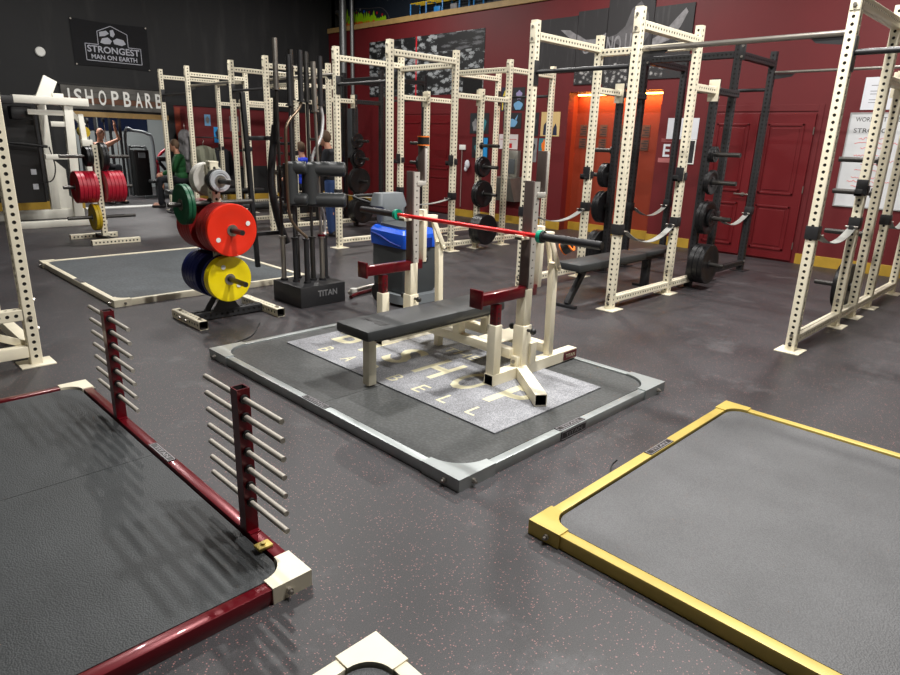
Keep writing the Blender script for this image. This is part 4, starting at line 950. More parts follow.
MB().cyl((3.80, 5.14, 0.085), (3.80, 5.14, 0.12), 0.035, 18).build('squeegee_wheel', WHIP, t)

# ================================================================== WALL ITEMS, RIGHT WALL (x = 10.2, seen with +y to the left)
WX = 10.2
def board(name, label, cat, v0, v1, z0, z1, m_, t_=0.006, frame=None, group=None, x=WX):
    """flat poster or board on the right wall; v0 > v1 is left to right as seen"""
    t = thing(name, label, cat, (x, (v0 + v1) / 2, (z0 + z1) / 2), group)
    MB().box((x - t_, min(v0, v1), z0), (x - 0.0005, max(v0, v1), z1)).build('sheet', m_, t, False)
    if frame:
        mb = MB(); a, b = min(v0, v1), max(v0, v1); w_ = 0.016
        for q in ((a - w_, b + w_, z0 - w_, z0), (a - w_, b + w_, z1, z1 + w_), (a - w_, a, z0, z1), (b, b + w_, z0, z1)):
            mb.box((x - t_ - 0.006, q[0], q[2]), (x - 0.0005, q[1], q[3]))
        mb.build('frame', frame, t, False)
    return t
def shape(t, name, poly, m_, x=WX - 0.0062, d=0.001):
    """polygon of (v, z) points lying on a board"""
    mb = MB().prism([(-a, b) for a, b in poly], (x, 0, 0), -Y, Z, -X, d); return mb.build(name, m_, t, False)
def blob(cv, cz, rv, rz, n=18, wob=0.0, ph=0.0):
    return [(cv + rv * math.cos(2 * PI * k / n) * (1 + wob * math.sin(3 * 2 * PI * k / n + ph)), cz + rz * math.sin(2 * PI * k / n) * (1 + wob * math.sin(5 * 2 * PI * k / n + ph))) for k in range(n)]
def wtext(t, txt, v, z, h, m_, width=None, x=WX - 0.0062, name='lettering', bold=False):
    mb = MB(); text_mb(mb, txt, (x, v, z), -Y, Z, h, 0.001, 0, width=width, bold=bold); return mb.build(name, m_, t, False)
MUR1 = newsprint_mat('grey_collage_print', (16, 17, 19), (150, 154, 156), 1.0, 7.0, 0.82)
MUR1D = newsprint_mat('dark_collage_print', (12, 12, 14), (92, 92, 96), 0.6, 9.0, 0.72)
MURW = newsprint_mat('charcoal_photo_print', (38, 36, 38), (58, 55, 57), 3.0, 0.7, 0.5)
PALEP = mat('pale_grey_print', (128, 126, 128), 0.7, var=0.25, scale=14); MIDP = mat('mid_grey_print', (86, 84, 86), 0.7, var=0.2, scale=9)
CRWD = newsprint_mat('crowd_print', (40, 38, 40), (176, 174, 172), 2.6, 9.0, 0.6)
REDSTR = mat('red_print', (190, 18, 34), 0.6)
t = board('wall_mural', 'large black and grey collage print high on the red wall behind the cream racks', 'wall mural', 13.05, 9.38, 2.50, 3.70, MUR1)
shape(t, 'dark_column', [(12.35, 2.5), (11.9, 2.5), (11.9, 3.7), (12.35, 3.7)], MUR1D)
shape(t, 'dark_column', [(10.75, 3.35), (9.4, 3.35), (9.4, 3.69), (10.75, 3.69)], MUR1D, d=0.0008)
shape(t, 'black_block', [(9.95, 2.5), (9.4, 2.5), (9.4, 2.98), (9.95, 2.98)], BLACKP, d=0.0016)
shape(t, 'red_stripe', [(11.42, 2.5), (11.38, 2.5), (11.38, 3.7), (11.42, 3.7)], REDSTR, d=0.002)
for k in range(2): shape(t, 'pink_mark', blob(10.15, 2.62 + k * .14, .05, .05), mat('dusty_pink_print', (150, 118, 124), 0.7), d=0.002)
ms = [(8.02, 7.20, 2.80, 3.70), (7.19, 6.60, 2.58, 3.76), (6.59, 5.75, 2.50, 3.98), (5.74, 5.08, 2.62, 3.68)]
t = thing('mural_panel_set', 'dark four-panel photo mural with pale curved horn shapes above the alcove', 'wall mural', (WX, 6.5, 3.2))
for i, (a, b, z0, z1) in enumerate(ms):
    p_ = MB().box((WX - 0.02, b, z0), (WX - 0.0005, a, z1)).build('mural_panel', MURW, t, False)
def mshape(poly, m_, nm='printed_shape', d=0.0012): shape(t, nm, poly, m_, x=WX - 0.0205, d=d)
def arcband(c_, r0, r1, a0, a1, ex=1.0, n=12):
    return [(c_[0] + ex * r0 * math.cos(a0 + (a1 - a0) * k / n), c_[1] + r0 * math.sin(a0 + (a1 - a0) * k / n)) for k in range(n + 1)] + [(c_[0] + ex * r1 * math.cos(a1 - (a1 - a0) * k / n), c_[1] + r1 * math.sin(a1 - (a1 - a0) * k / n)) for k in range(n + 1)]
mshape([(7.55, 3.50), (7.30, 3.32), (7.205, 3.30), (7.205, 3.40), (7.35, 3.48)], PALEP)
mshape([(7.185, 3.40), (7.185, 3.30), (7.0, 3.22), (6.8, 3.22), (6.605, 3.32), (6.605, 3.38), (6.8, 3.30), (7.0, 3.30)], PALEP)
mshape([(6.585, 3.30), (6.4, 3.34), (6.25, 3.45), (6.15, 3.7), (6.0, 3.80), (5.85, 3.60), (5.80, 3.30), (5.9, 3.15), (6.2, 3.10), (6.4, 3.2)], MIDP)
mshape([(5.735, 3.22), (5.55, 3.30), (5.35, 3.50), (5.22, 3.62), (5.18, 3.56), (5.28, 3.36), (5.45, 3.18), (5.735, 3.10)], PALEP)
mshape([(7.18, 2.60), (6.62, 2.60), (6.62, 2.80), (6.9, 2.86), (7.18, 2.80)], CRWD)
mshape([(6.58, 2.52), (6.1, 2.52), (6.1, 2.82), (6.3, 2.92), (6.58, 2.84)], CRWD)
mshape([(5.73, 2.66), (5.50, 2.64), (5.48, 2.86), (5.60, 2.95), (5.73, 2.92)], CRWD)
wtext(t, 'U', 6.98, 3.16, 0.17, PALEP, x=WX - 0.0205, bold=True); wtext(t, 'NO', 6.60 - 0.16, 3.18, 0.28, PALEP, x=WX - 0.022, width=0.28, bold=True); wtext(t, 'UN', 6.10, 3.20, 0.28, PALEP, x=WX - 0.022, width=0.26, bold=True)
# small posters round the drinking fountain
NAVYP = mat('navy_print', (26, 34, 60), 0.6); YELPR = mat('yellow_print', (214, 190, 60), 0.6); LAV = mat('lavender_print', (150, 140, 180), 0.6)
SKYP = mat('light_blue_print', (110, 160, 200), 0.6); TAN = mat('tan_paper', (206, 176, 120), 0.7); TEALP = mat('teal_print', (50, 120, 130), 0.6); CHARP = mat('charcoal_print', (34, 35, 40), 0.6)
GRPP = 'posters beside the drinking fountain'
t = board('poster', 'poster with a yellow arch around blue shapes above the drinking fountain', 'poster', 8.88, 8.61, 2.15, 2.59, NAVYP, group=GRPP)
shape(t, 'arch', [(8.85, 2.17), (8.85, 2.40), (8.80, 2.52), (8.745, 2.57), (8.69, 2.52), (8.64, 2.40), (8.64, 2.17), (8.67, 2.17), (8.67, 2.38), (8.745, 2.53), (8.82, 2.38), (8.82, 2.17)], YELPR)
shape(t, 'figure', blob(8.745, 2.33, .05, .12, wob=.2), SKYP); shape(t, 'figure', blob(8.745, 2.23, .07, .05, wob=.1), PALEP)
t = board('poster', 'dark poster with a lavender shape, right of the yellow arch poster', 'poster', 8.59, 8.29, 2.16, 2.58, CHARP, group=GRPP)
shape(t, 'figure', blob(8.43, 2.44, .07, .08, wob=.2), LAV); shape(t, 'figure', blob(8.44, 2.25, .11, .08, wob=.1), SKYP)
t = board('poster', 'dark poster with a round pale blue shape, directly above the red and white sign', 'poster', 8.80, 8.34, 1.83, 2.12, CHARP, group=GRPP)
shape(t, 'figure', blob(8.57, 1.93, .13, .075, wob=.1), SKYP); shape(t, 'ear', [(8.68, 1.98), (8.71, 2.09), (8.64, 2.0)], SKYP); shape(t, 'ear', [(8.46, 1.98), (8.43, 2.09), (8.50, 2.0)], SKYP)
t = board('poster', 'grey-green portrait poster half hidden by the cream rack, left of the fountain', 'poster', 9.70, 9.18, 1.72, 2.12, CHARP, group=GRPP)
shape(t, 'figure', blob(9.35, 1.9, .10, .14, wob=.15), TEALP); shape(t, 'figure', blob(9.55, 1.88, .08, .12, wob=.2), PALEP)
t = board('poster', 'bright blue poster below the grey-green portrait poster', 'poster', 9.62, 9.16, 1.24, 1.66, CHARP, group=GRPP)
shape(t, 'panel', [(9.30, 1.26), (9.19, 1.26), (9.19, 1.64), (9.30, 1.64)], mat('cyan_print', (40, 150, 220), 0.6)); shape(t, 'figure', blob(9.45, 1.42, .09, .12, wob=.2), TEALP)
t = board('poster', 'narrow dark poster seen between the cream uprights', 'poster', 8.22, 7.92, 1.70, 2.12, CHARP, group=GRPP)
shape(t, 'figure', blob(8.06, 1.92, .08, .15, wob=.2), MIDP)
t = board('poster', 'grey and black sketch poster below the narrow dark poster', 'poster', 8.20, 7.92, 1.22, 1.66, PALEP, group=GRPP)
shape(t, 'figure', blob(8.06, 1.46, .09, .16, wob=.25), CHARP); shape(t, 'figure', blob(8.04, 1.5, .03, .06, wob=.25), PAPER, d=0.002)
t = board('poster', 'tan poster with dark blue standing figures, nearest to the alcove', 'poster', 7.86, 7.43, 1.70, 2.13, TAN, group=GRPP)
shape(t, 'figure', [(7.80, 1.72), (7.79, 1.90), (7.74, 1.95), (7.70, 2.08), (7.66, 1.96), (7.62, 1.90), (7.60, 1.80), (7.62, 1.72)], NAVYP); shape(t, 'figure', [(7.58, 1.72), (7.57, 1.85), (7.52, 1.93), (7.49, 1.86), (7.48, 1.72)], NAVYP)
t = board('poster', 'small poster with an orange shape below the tan poster', 'poster', 7.88, 7.62, 1.28, 1.66, TEALP, group=GRPP)
shape(t, 'figure', blob(7.76, 1.50, .05, .13, wob=.2), ORANGE)
t = board('notice', 'red and white notice above the drinking fountain', 'notice', 8.88, 8.40, 1.44, 1.72, mat('sign_white', (216, 206, 206), 0.5))
shape(t, 'red_band', [(8.76, 1.46), (8.54, 1.46), (8.54, 1.55), (8.76, 1.55)], REDSTR); shape(t, 'red_band', [(8.85, 1.62), (8.43, 1.62), (8.43, 1.63), (8.85, 1.63)], REDSTR)
# drinking fountain
t = thing('drinking_fountain', 'stainless steel drinking fountain with bottle filler on the red wall', 'drinking fountain', (10.1, 8.5, 0.9))
SST = mat('brushed_stainless', (150, 148, 140), 0.35, 0.7, var=0.1)
MB().box((10.10, 8.30, 0.92), (10.199, 8.72, 1.42), bev=0.01).build('bottle_filler', SST, t)
MB().box((10.085, 8.36, 0.98), (10.10, 8.66, 1.26), bev=0.004).build('filler_alcove', SGREY, t)
MB().prism([(0.0, 0.45), (0.20, 0.45), (0.33, 0.78), (0.36, 0.90), (0.0, 0.92)], (10.199, 8.24, 0), -X, Z, Y, 0.50).build('basin', SST, t, False)
MB().path([(9.93, 8.34, 0.90), (9.93, 8.34, 0.96), (9.97, 8.38, 0.98)], 0.01, 8).build('bubbler', CHROME, t)
t = thing('thermostat', 'small white wall box with a thin conduit down the red wall', 'wall box', (WX, 9.88, 1.4))
MB().box((WX - 0.03, 9.80, 1.39), (WX - 0.0005, 9.97, 1.49), bev=0.004).build('housing', WHITE, t); MB().cyl((WX - 0.012, 9.90, 0.2), (WX - 0.012, 9.90, 1.39), 0.010, 8).build('conduit', mat('pale_pipe', (150, 130, 124), 0.5), t)
t = thing('extinguisher_bag', 'crumpled pale bag hanging on the red wall below the white box', 'bag', (WX, 9.70, 1.1))
MB().sphere((WX - 0.05, 9.70, 1.10), 0.07, sc_=(.6, .9, 1.3)).sphere((WX - 0.05, 9.74, 1.0), 0.05, sc_=(.6, .8, 1.0)).build('bag_body', PAPER, t)
# electrical cabinet and conduits
t = thing('electrical_cabinet', 'tall grey electrical cabinet on the red wall beyond the racks', 'electrical cabinet', (10.1, 13.8, 1.1))
MB().box((10.02, 13.52, 1.08), (10.199, 14.03, 2.24), bev=0.008).build('box', SGREY, t); MB().box((10.008, 13.55, 1.12), (10.02, 14.0, 2.2), bev=0.003).build('door', SGREY, t)
MB().cyl((10.08, 13.93, 2.24), (10.08, 13.93, 5.2), 0.085, 20).build('conduit', mat('galvanised_pipe', (130, 132, 132), 0.4, 0.6), t)
MB().cyl((10.12, 13.62, 2.24), (10.12, 13.62, 5.2), 0.045, 16).build('conduit', MATS['galvanised_pipe'], t)
MB().box((10.06, 13.5, 3.36), (10.199, 13.72, 3.40), bev=0.003).build('strap_clamp', GOLD, t)
# alcove notices
for i, v in enumerate((7.10, 6.68, 6.26, 5.84)):
    t = thing('framed_notice', ['leftmost', 'second', 'third', 'rightmost'][i] + ' of the small stacked notices on the alcove wall', 'notice', (10.5, v, 1.7), 'small notices on the alcove wall')
    for z0, z1 in ((1.72, 1.92), (1.50, 1.68)):
        MB().box((10.492, v - 0.075, z0), (10.4995, v + 0.075, z1)).build('sheet', mat('light_tinted_card', (96, 60, 48), 0.7), t, False)  # reddish tint of the alcove light put into the card colour
        mb = MB()
        for k in range(4): mb.box((10.490, v - 0.06, z0 + 0.03 + k * 0.04), (10.492, v + (0.02 if k % 2 else 0.06), z0 + 0.045 + k * 0.04))
        mb.build('printed_lines', CHARP, t, False)
# notices between alcove and doors
t = board('notice', 'pair of blank grey sheets taped beside the alcove', 'notice', 5.30, 4.78, 1.70, 2.02, PAPER)
t = board('poster', 'framed dark poster with a pale and red shape left of the doors', 'poster', 5.02, 4.80, 1.34, 1.68, CHARP, frame=WHITE)
shape(t, 'figure', blob(4.93, 1.58, .05, .06), PALEP); shape(t, 'figure', blob(4.93, 1.45, .04, .08, wob=.3), mat('dull_red_print', (150, 60, 60), 0.6))
t = thing('exit_notice', 'white capital E lettering on the red wall between alcove and doors', 'notice', (WX, 5.3, 1.5))
wtext(t, 'E', 5.27, 1.52, 0.20, PAPER, x=WX - 0.0005, bold=True, width=0.12); mb = MB()
for k in range(2): mb.box((WX - 0.002, 5.16, 1.66 + k * 0.03), (WX - 0.0004, 5.38, 1.67 + k * 0.03))
mb.build('small_print', mat('faded_pink_print', (170, 100, 100), 0.7), t, False)
MB().box((WX - 0.002, 5.14, 1.33), (WX - 0.0004, 5.40, 1.40)).build('lower_print', MATS['faded_pink_print'], t, False)
# whiteboard
t = board('whiteboard', 'white workout board with black heading and red handwriting behind the right rack', 'whiteboard', 2.68, 0.2, 0.88, 2.07, mat('whiteboard_gloss', (214, 216, 218), 0.25), 0.015, frame=mat('aluminium', (190, 190, 190), 0.4, 0.6))
wtext(t, 'WORKOUT OF DAY', 2.31, 2.00, 0.055, BLKL, x=WX - 0.0152, width=0.62); wtext(t, 'STRONG', 2.43, 1.86, 0.055, BLKL, x=WX - 0.0152, width=0.38)
rnd = random.Random(3)
for k, (z, a, b) in enumerate(((1.66, 2.50, 2.18), (1.60, 2.54, 2.02), (1.54, 2.46, 2.16), (1.44, 2.52, 2.18), (1.38, 2.54, 2.0), (1.33, 2.42, 2.14), (1.25, 2.48, 2.10), (1.16, 2.50, 2.10), (1.11, 2.54, 2.04), (1.05, 2.48, 2.2), (0.98, 2.44, 2.1))):
    pts = []; v = a
    while v > b:
        pts.append((WX - 0.0165, v + 0.04, z + 0.10 + rnd.uniform(-.014, .014))); v -= rnd.uniform(.010, .020)
    MB().path(pts, 0.0028, 5, sub=2).build('handwriting_line', REDL, t)
t = board('notice', 'white printed sheet taped above the whiteboard', 'notice', 2.60, 2.26, 2.12, 2.52, PAPER)
mb = MB()
for k in range(8): mb.box((WX - 0.0072, 2.32, 2.17 + k * 0.035), (WX - 0.006, 2.52 - (0.08 if k % 3 == 0 else 0), 2.178 + k * 0.035))
mb.build('printed_lines', mat('grey_ink', (130, 130, 134), 0.7), t, False)
# upper right wall: neon mural and coloured tube frame on the ledge
t = thing('flame_mural', 'small neon yellow-green flame painting on the dark upper wall', 'wall painting', (10.62, 13.8, 4.2))
UX = 10.6198
NEON = mat('neon_yellow_green_paint', (170, 230, 20), 0.5); NEOO = mat('neon_orange_paint', (240, 120, 40), 0.5)
pts = [(14.6, 4.16)]; v = 14.6; k = 0; rnd = random.Random(5)
while v > 12.95:
    hgt = 0.50 if v > 13.9 else (0.36 if v > 13.4 else 0.27)
    pts.append((v - 0.02, 4.14 + hgt * rnd.uniform(.65, 1.0))); pts.append((v - 0.06, 4.14 + hgt * rnd.uniform(.5, .65))); v -= rnd.uniform(.07, .11)
pts.append((12.95, 4.14)); shape(t, 'flames', pts, NEON, x=UX)
pts = [(a, 4.14 + (b - 4.14) * 0.45) for a, b in pts]; shape(t, 'inner_flames', pts, NEOO, x=UX, d=0.002)
for (v, z, c_) in ((14.1, 4.50, 'r'), (13.95, 4.56, 'w'), (13.8, 4.50, 'b'), (13.6, 4.46, 'r'), (13.3, 4.42, 'r'), (13.1, 4.36, 'r'), (14.3, 4.46, 'b')):
    shape(t, 'dot', blob(v, z, .035, .03, 10), {'r': REDSTR, 'w': PALEP, 'b': SBLUE}[c_], x=UX)
MB().path([(UX - .01, 14.5, 4.3), (UX - .01, 14.2, 4.58), (UX - .01, 13.6, 4.54), (UX - .01, 13.1, 4.50), (UX - .01, 12.85, 4.30), (UX - .01, 12.9, 4.16)], 0.008, 6).build('painted_outline', MIDP, t)
t = thing('tube_frame', 'blue and yellow tube frame standing on the ledge above the red wall', 'tube frame', (10.4, 10.8, 4.14))
YT = mat('yellow_tube', (214, 180, 50), 0.4); BT = mat('blue_tube', (40, 130, 200), 0.4)
for y in (11.7, 11.2, 10.7, 10.2, 9.8):
    MB().cyl((10.28, y, 4.13), (10.28, y, 4.38), 0.016, 8).cyl((10.28, y, 4.38), (10.56, y, 4.40), 0.016, 8).cyl((10.56, y, 4.13), (10.56, y, 4.40), 0.016, 8).build('arch', BT, t)
for x, z in ((10.28, 4.38), (10.56, 4.40), (10.42, 4.39)): MB().cyl((x, 9.75, z), (x, 11.7, z), 0.014, 8).build('rail', YT, t)
for i, y in enumerate((10.95, 10.45)): MB().box((10.35, y - .1, 4.14), (10.45, y + .1, 4.28), bev=0.02).build('seat', PALEP if i else BT, t)
MB().path([(10.2 + .3, 15.0 - .4, 4.45), (10.3, 14.5, 4.5), (10.22, 14.3, 4.48), (10.14, 14.12, 4.30), (10.14, 14.12, 3.6)], 0.03, 10).build('bent_conduit', MATS['galvanised_pipe'], None)
tag(bpy.data.objects['bent_conduit'], 'bent grey conduit coming off the upper corner wall beside the tall pipes', 'conduit')

# ================================================================== FAR WALL ITEMS (y = 14.7)
FY = 14.7
t = thing('wall_banner', 'black wall banner reading STRONGEST MAN ON EARTH', 'banner', (5.0, FY, 3.2))
mb = MB(); nx, nz = 14, 8; vs = []
for j in range(nz + 1):
    for i in range(nx + 1):
        a, b = i / nx, j / nz; vs.append((4.30 + 1.42 * a, FY - 0.012 - 0.012 * math.sin(3.1 * a + 2 * b) ** 2, 2.75 + 0.84 * b - 0.02 * math.sin(PI * a) * (1 if b > .5 else -1)))
fs = [(j * (nx + 1) + i, j * (nx + 1) + i + 1, (j + 1) * (nx + 1) + i + 1, (j + 1) * (nx + 1) + i) for j in range(nz) for i in range(nx)]
n0 = len(vs); vs += [(x, y + 0.006, z) for x, y, z in vs]; fs += [tuple(n0 + k for k in f)[::-1] for f in list(fs)]
mb.add(vs, fs); mb.build('cloth', mat('black_banner_cloth', (9, 10, 15), 0.85, var=0.3, scale=6), t)
BPR = mat('banner_grey_print', (176, 178, 188), 0.7)
by = FY - 0.028
def bshape(poly, nm='printed_outline', d=0.002, m_=BPR): MB().prism(poly, (0, by, 0), X, Z, -Y, d).build(nm, m_, t, False)
def outline(poly, w_=0.012):
    mb = MB()
    for i in range(len(poly)):
        a, b = Vector((poly[i][0], by, poly[i][1])), Vector((poly[(i + 1) % len(poly)][0], by, poly[(i + 1) % len(poly)][1])); mb.bar(a, b, 0.003, w_, up=(0, 0, 1) if abs((b - a).z) < abs((b - a).x) else (1, 0, 0), bev=0)
    mb.build('printed_outline', BPR, t, False)
outline([(4.52, 2.86), (5.56, 2.86), (5.56, 3.16), (5.32, 3.16), (5.32, 3.40), (5.02, 3.52), (4.76, 3.40), (4.76, 3.16), (4.52, 3.16)])
mb = MB(); text_mb(mb, 'STRONGEST', (5.04, by, 3.075), X, Z, 0.125, 0.002, 0, width=0.98, bold=True); mb.build('lettering', BPR, t, False)
mb = MB(); text_mb(mb, 'MAN ON EARTH', (5.04, by, 2.935), X, Z, 0.085, 0.002, 0, width=0.86, bold=True); mb.build('lettering', BPR, t, False)
bshape([(4.80, 3.20), (4.84, 3.28), (4.95, 3.31), (5.02, 3.25), (4.98, 3.19), (4.88, 3.18)], 'emblem_shape'); bshape([(5.06, 3.20), (5.04, 3.26), (5.12, 3.31), (5.24, 3.29), (5.28, 3.22), (5.20, 3.18)], 'emblem_shape')
bshape([(4.80, 3.31), (4.80, 3.39), (4.93, 3.43), (4.98, 3.38), (4.90, 3.33)], 'emblem_shape'); bshape([(5.0, 3.34), (5.0, 3.44), (5.06, 3.46), (5.09, 3.38), (5.05, 3.32)], 'emblem_shape')
for (x, z) in ((4.32, 3.57), (5.70, 3.57), (4.33, 2.77), (5.70, 2.77)): MB().lathe([(0.004, 0), (0.014, 0), (0.014, 0.005), (0.004, 0.005)], (x, by + 0.005, z), -Y, 14).build('grommet', STEEL, t)
t = thing('wall_speaker', 'small round white speaker on the black wall left of the banner', 'speaker', (3.73, FY, 2.92))
MB().lathe([(0.0, 0), (0.085, 0), (0.085, 0.03), (0.07, 0.045), (0.0, 0.045)], (3.73, FY - 0.0005, 2.92), -Y, 28).build('disc', WHITE, t)
t = thing('shop_sign', 'weathered wooden sign with white BISHOPBARBELL letters over the opening', 'sign', (5.0, FY, 2.15))
BW = mat('weathered_grey_board', (92, 90, 86), 0.7, var=0.35, scale=5); BW2 = mat('weathered_brown_board', (96, 62, 44), 0.7, var=0.3, scale=5)
for k in range(4): MB().box((3.98, FY - 0.04, 1.945 + k * 0.108), (6.9 if False else 5.97, FY - 0.0005, 1.945 + k * 0.108 + 0.104), bev=0.003).build('board', BW2 if k == 1 else BW, t, False)
mb = MB(); mb.box((3.95, FY - 0.05, 2.38), (5.99, FY - 0.0005, 2.41)); mb.build('top_batten', BLACKP, t, False)
LX = dict(zip(range(10), (4.075, 4.33, 4.58, 4.84, 5.08, 5.31, 5.49, 5.67, 5.85)))
for ch_, x in zip('ISHOPBARB', (4.11, 4.27, 4.47, 4.71, 4.95, 5.18, 5.41, 5.61, 5.82)):
    mb = MB(); text_mb(mb, ch_, (x, FY - 0.041, 2.17), X, Z, 0.29, 0.012, 0, width=(0.035 if ch_ == 'I' else 0.14), bold=True); mb.build('letter', WHITE, t, False)
# merchandise and prints on the far red panel
def fboard(label, u0, u1, z0, z1, m_, fig=None, grp='prints on the far red wall'):
    t = thing('poster', label, 'poster', ((u0 + u1) / 2, FY, (z0 + z1) / 2), grp)
    MB().box((u0, FY - 0.006 + 0.02, z0), (u1, FY + 0.019, z1)).build('sheet', m_, t, False)
    if fig: MB().prism(blob((u0 + u1) / 2, (z0 + z1) / 2, (u1 - u0) * .3, (z1 - z0) * .32, wob=.2), (0, FY + 0.014, 0), X, Z, -Y, 0.001).build('figure', fig, t, False)
fboard('bright blue print on the far red wall', 7.02, 7.20, 1.36, 1.70, mat('cyan_print', (40, 150, 220)), NAVYP); fboard('grey and red print on the far red wall beside the rack', 7.42, 7.64, 1.62, 1.95, PALEP, REDSTR)
fboard('pale print high on the far red wall', 6.82, 6.96, 1.72, 1.96, SKYP, PALEP); fboard('orange-brown banner strip at the left of the far red wall', 6.16, 6.28, 1.1, 2.08, ORANGE_WALL)
def garment(label, u, v, z, m_, w_=0.42, L=0.72, ang=0.0):
    t = thing('hanging_hoodie', label, 'hanging garment', (u, v, z), 'garments hanging at the far wall')
    mb = MB(); e = Vector((math.cos(ang), math.sin(ang), 0)); n_ = Vector((-e.y, e.x, 0)); rings = []
    for f, ww, dd in ((0, .10, .05), (.05, .36, .10), (.12, .46, .13), (.35, .42, .13), (.8, .40, .15), (1.0, .38, .13)):
        rings.append([Vector((u, v, z - f * L)) + e * (ww * w_ * 1.15 * math.cos(2 * PI * k / 14)) + n_ * (dd * math.sin(2 * PI * k / 14) * (1 + .15 * math.sin(5 * k))) for k in range(14)])
    hull(mb, rings); mb.build('body', m_, t)
    for s in (-1, 1): MB().path([Vector((u, v, z - .08)) + e * s * w_ * .46, Vector((u, v, z - .3)) + e * s * w_ * .62, Vector((u, v, z - .62)) + e * s * w_ * .60], [.06, .055, .04], 12).build('sleeve', m_, t)
    MB().path([Vector((u, v, z)), Vector((u, v, z + .06)), Vector((u, v, z + .10)) + e * .02, Vector((u, v, z + .13))], 0.006, 6).build('hanger_hook', STEEL, t)
garment('grey-green hoodie hanging at the far wall', 6.55, 14.3, 1.30, GRYC); garment('black hoodie hanging right of the grey-green one', 6.95, 14.35, 1.26, DARKC)
garment('white and grey garment hanging at the left of the far red wall', 6.26, 14.52, 1.62, PALEP, .24, .9, 1.2)
t = thing('garment_rail', 'dark garment rail with hangers along the far wall', 'garment rail', (6.7, 14.4, 0))
MB().cyl((6.25, 14.35, 1.47), (7.35, 14.35, 1.47), 0.014, 10).build('rail', BLACKM, t)
for x in (6.28, 7.32): MB().cyl((x, 14.35, 0.03), (x, 14.35, 1.47), 0.016, 10).cyl((x, 14.15, 0.03), (x, 14.55, 0.03), 0.016, 10).build('stand', BLACKM, t)
# ================================================================== CABLE MACHINE
t = thing('cable_machine', 'white-framed cable machine with dark weight shroud at the far left', 'cable machine', (3.1, 12.6, 0))
WM = mat('off_white_machine_paint', (232, 230, 218), 0.4)
MB().box((2.40, 12.14, 0.0), (3.75, 12.26, 0.11), bev=0.01).build('front_foot', WM, t); MB().box((2.2, 13.36, 0.0), (3.75, 13.48, 0.16), bev=0.008).build('rear_foot', WM, t)
MB().bar((3.30, 13.42, 0.16), (3.30, 13.42, 1.95), 0.14, 0.10, up=(0, 1, 0), bev=0.006).build('rear_column', WM, t)
MB().prism([(3.36, 0.16), (3.72, 0.16), (3.60, 0.34), (3.54, 0.40), (3.54, 0.86), (3.40, 1.0), (3.36, 1.0)], (0, 13.39, 0), X, Z, Y, 0.05).build('gusset', WM, t, False)
MB().bar((3.32, 12.20, 0.11), (3.38, 12.20, 1.98), 0.13, 0.10, up=(0, 1, 0), bev=0.006).build('front_column', WM, t)
MB().box((2.62, 12.12, 1.92), (3.68, 12.28, 2.04), bev=0.008).build('top_beam', WM, t); MB().box((2.2, 12.10, 1.90), (2.62, 12.30, 2.02), bev=0.006).build('beam_cap', BLACKM, t)
MB().bar((3.05, 12.3, 1.98), (3.22, 12.34, 2.32), 0.20, 0.05, up=(0, 1, 0), bev=0.005).build('tilted_plate', WM, t)
MB().bar((3.3, 12.24, 1.96), (3.60, 12.24, 1.62), 0.07, 0.06, up=(0, 1, 0)).build('brace', WM, t)
for z, a in ((1.80, 2.80), (1.63, 3.1), (1.12, 2.96)): MB().box((a, 12.18, z - 0.04), (3.42, 12.24, z + 0.04), bev=0.005).build('cross_arm', WM, t)
MB().box((3.20, 12.26, 2.0), (3.36, 13.40, 2.10), bev=0.006).build('long_top_beam', WM, t)
MB().bar((3.55, 12.22, 1.80), (3.62, 12.22, 0.11), 0.08, 0.08, up=(0, 1, 0), bev=0.005).build('guide_column', WM, t)
MB().box((3.50, 12.10, 1.28), (3.66, 12.20, 1.40), bev=0.006).build('carriage', WM, t)
mb = MB(); hull(mb, [rr(2.42, 3.02, 12.72, 13.0, .36, .04), rr(2.42, 3.02, 12.72, 13.0, 1.86, .04)]); mb.build('weight_shroud', BLACKP, t)
MB().path([(2.45, 12.5, 1.34), (2.6, 12.5, 1.32), (2.75, 12.5, 1.31), (3.08, 12.48, 1.27)], [.018, .018, .03, .03, .022], 10).build('pull_bar', BLACKR, t)
MB().path([(3.10, 12.48, 1.27), (3.16, 12.52, .95), (3.10, 12.60, .72), (2.9, 12.62, .70)], 0.010, 8).build('cable', BLACKR, t)
MB().box((2.6, 12.3, 1.68), (2.9, 12.5, 1.88), bev=0.02).build('pulley_block', BLACKM, t)
for z in (0.62, 0.86): MB().box((2.84, 12.712, z - 0.045), (2.92, 12.719, z + 0.045), bev=0.001).build('placard', PAPER, t)
MB().cyl((3.67, 12.5, 1.52), (3.67, 12.62, 1.52), 0.09, 24).build('yellow_wheel', MUSTP, t)
# ================================================================== NEXT ROOM MACHINES
t = thing('weight_stack_machine', 'black selectorised weight machine with grey arched top beyond the opening', 'weight machine', (6.1, 16.9, 0))
mb = MB(); hull(mb, [rr(5.93, 6.30, 16.75, 17.05, .04, .03), rr(5.93, 6.30, 16.75, 17.05, 1.12, .03)]); mb.build('shroud', BLACKP, t)
MB().box((6.04, 16.735, .94), (6.20, 16.75, 1.06)).build('placard', LGREY, t)
MB().path([(5.92, 17.0, .02), (5.92, 17.0, 1.10), (6.0, 17.05, 1.18), (6.25, 17.05, 1.18), (6.33, 17.0, 1.08), (6.33, 17.0, .02)], .03, 10).build('frame', SGREY, t)
MB().path([(5.98, 17.3, .02), (5.98, 17.3, 1.48), (6.2, 17.3, 1.56), (6.5, 17.3, 1.50), (6.62, 17.3, 1.30), (6.62, 17.3, .02)], .035, 10).build('arch', LGREY, t)
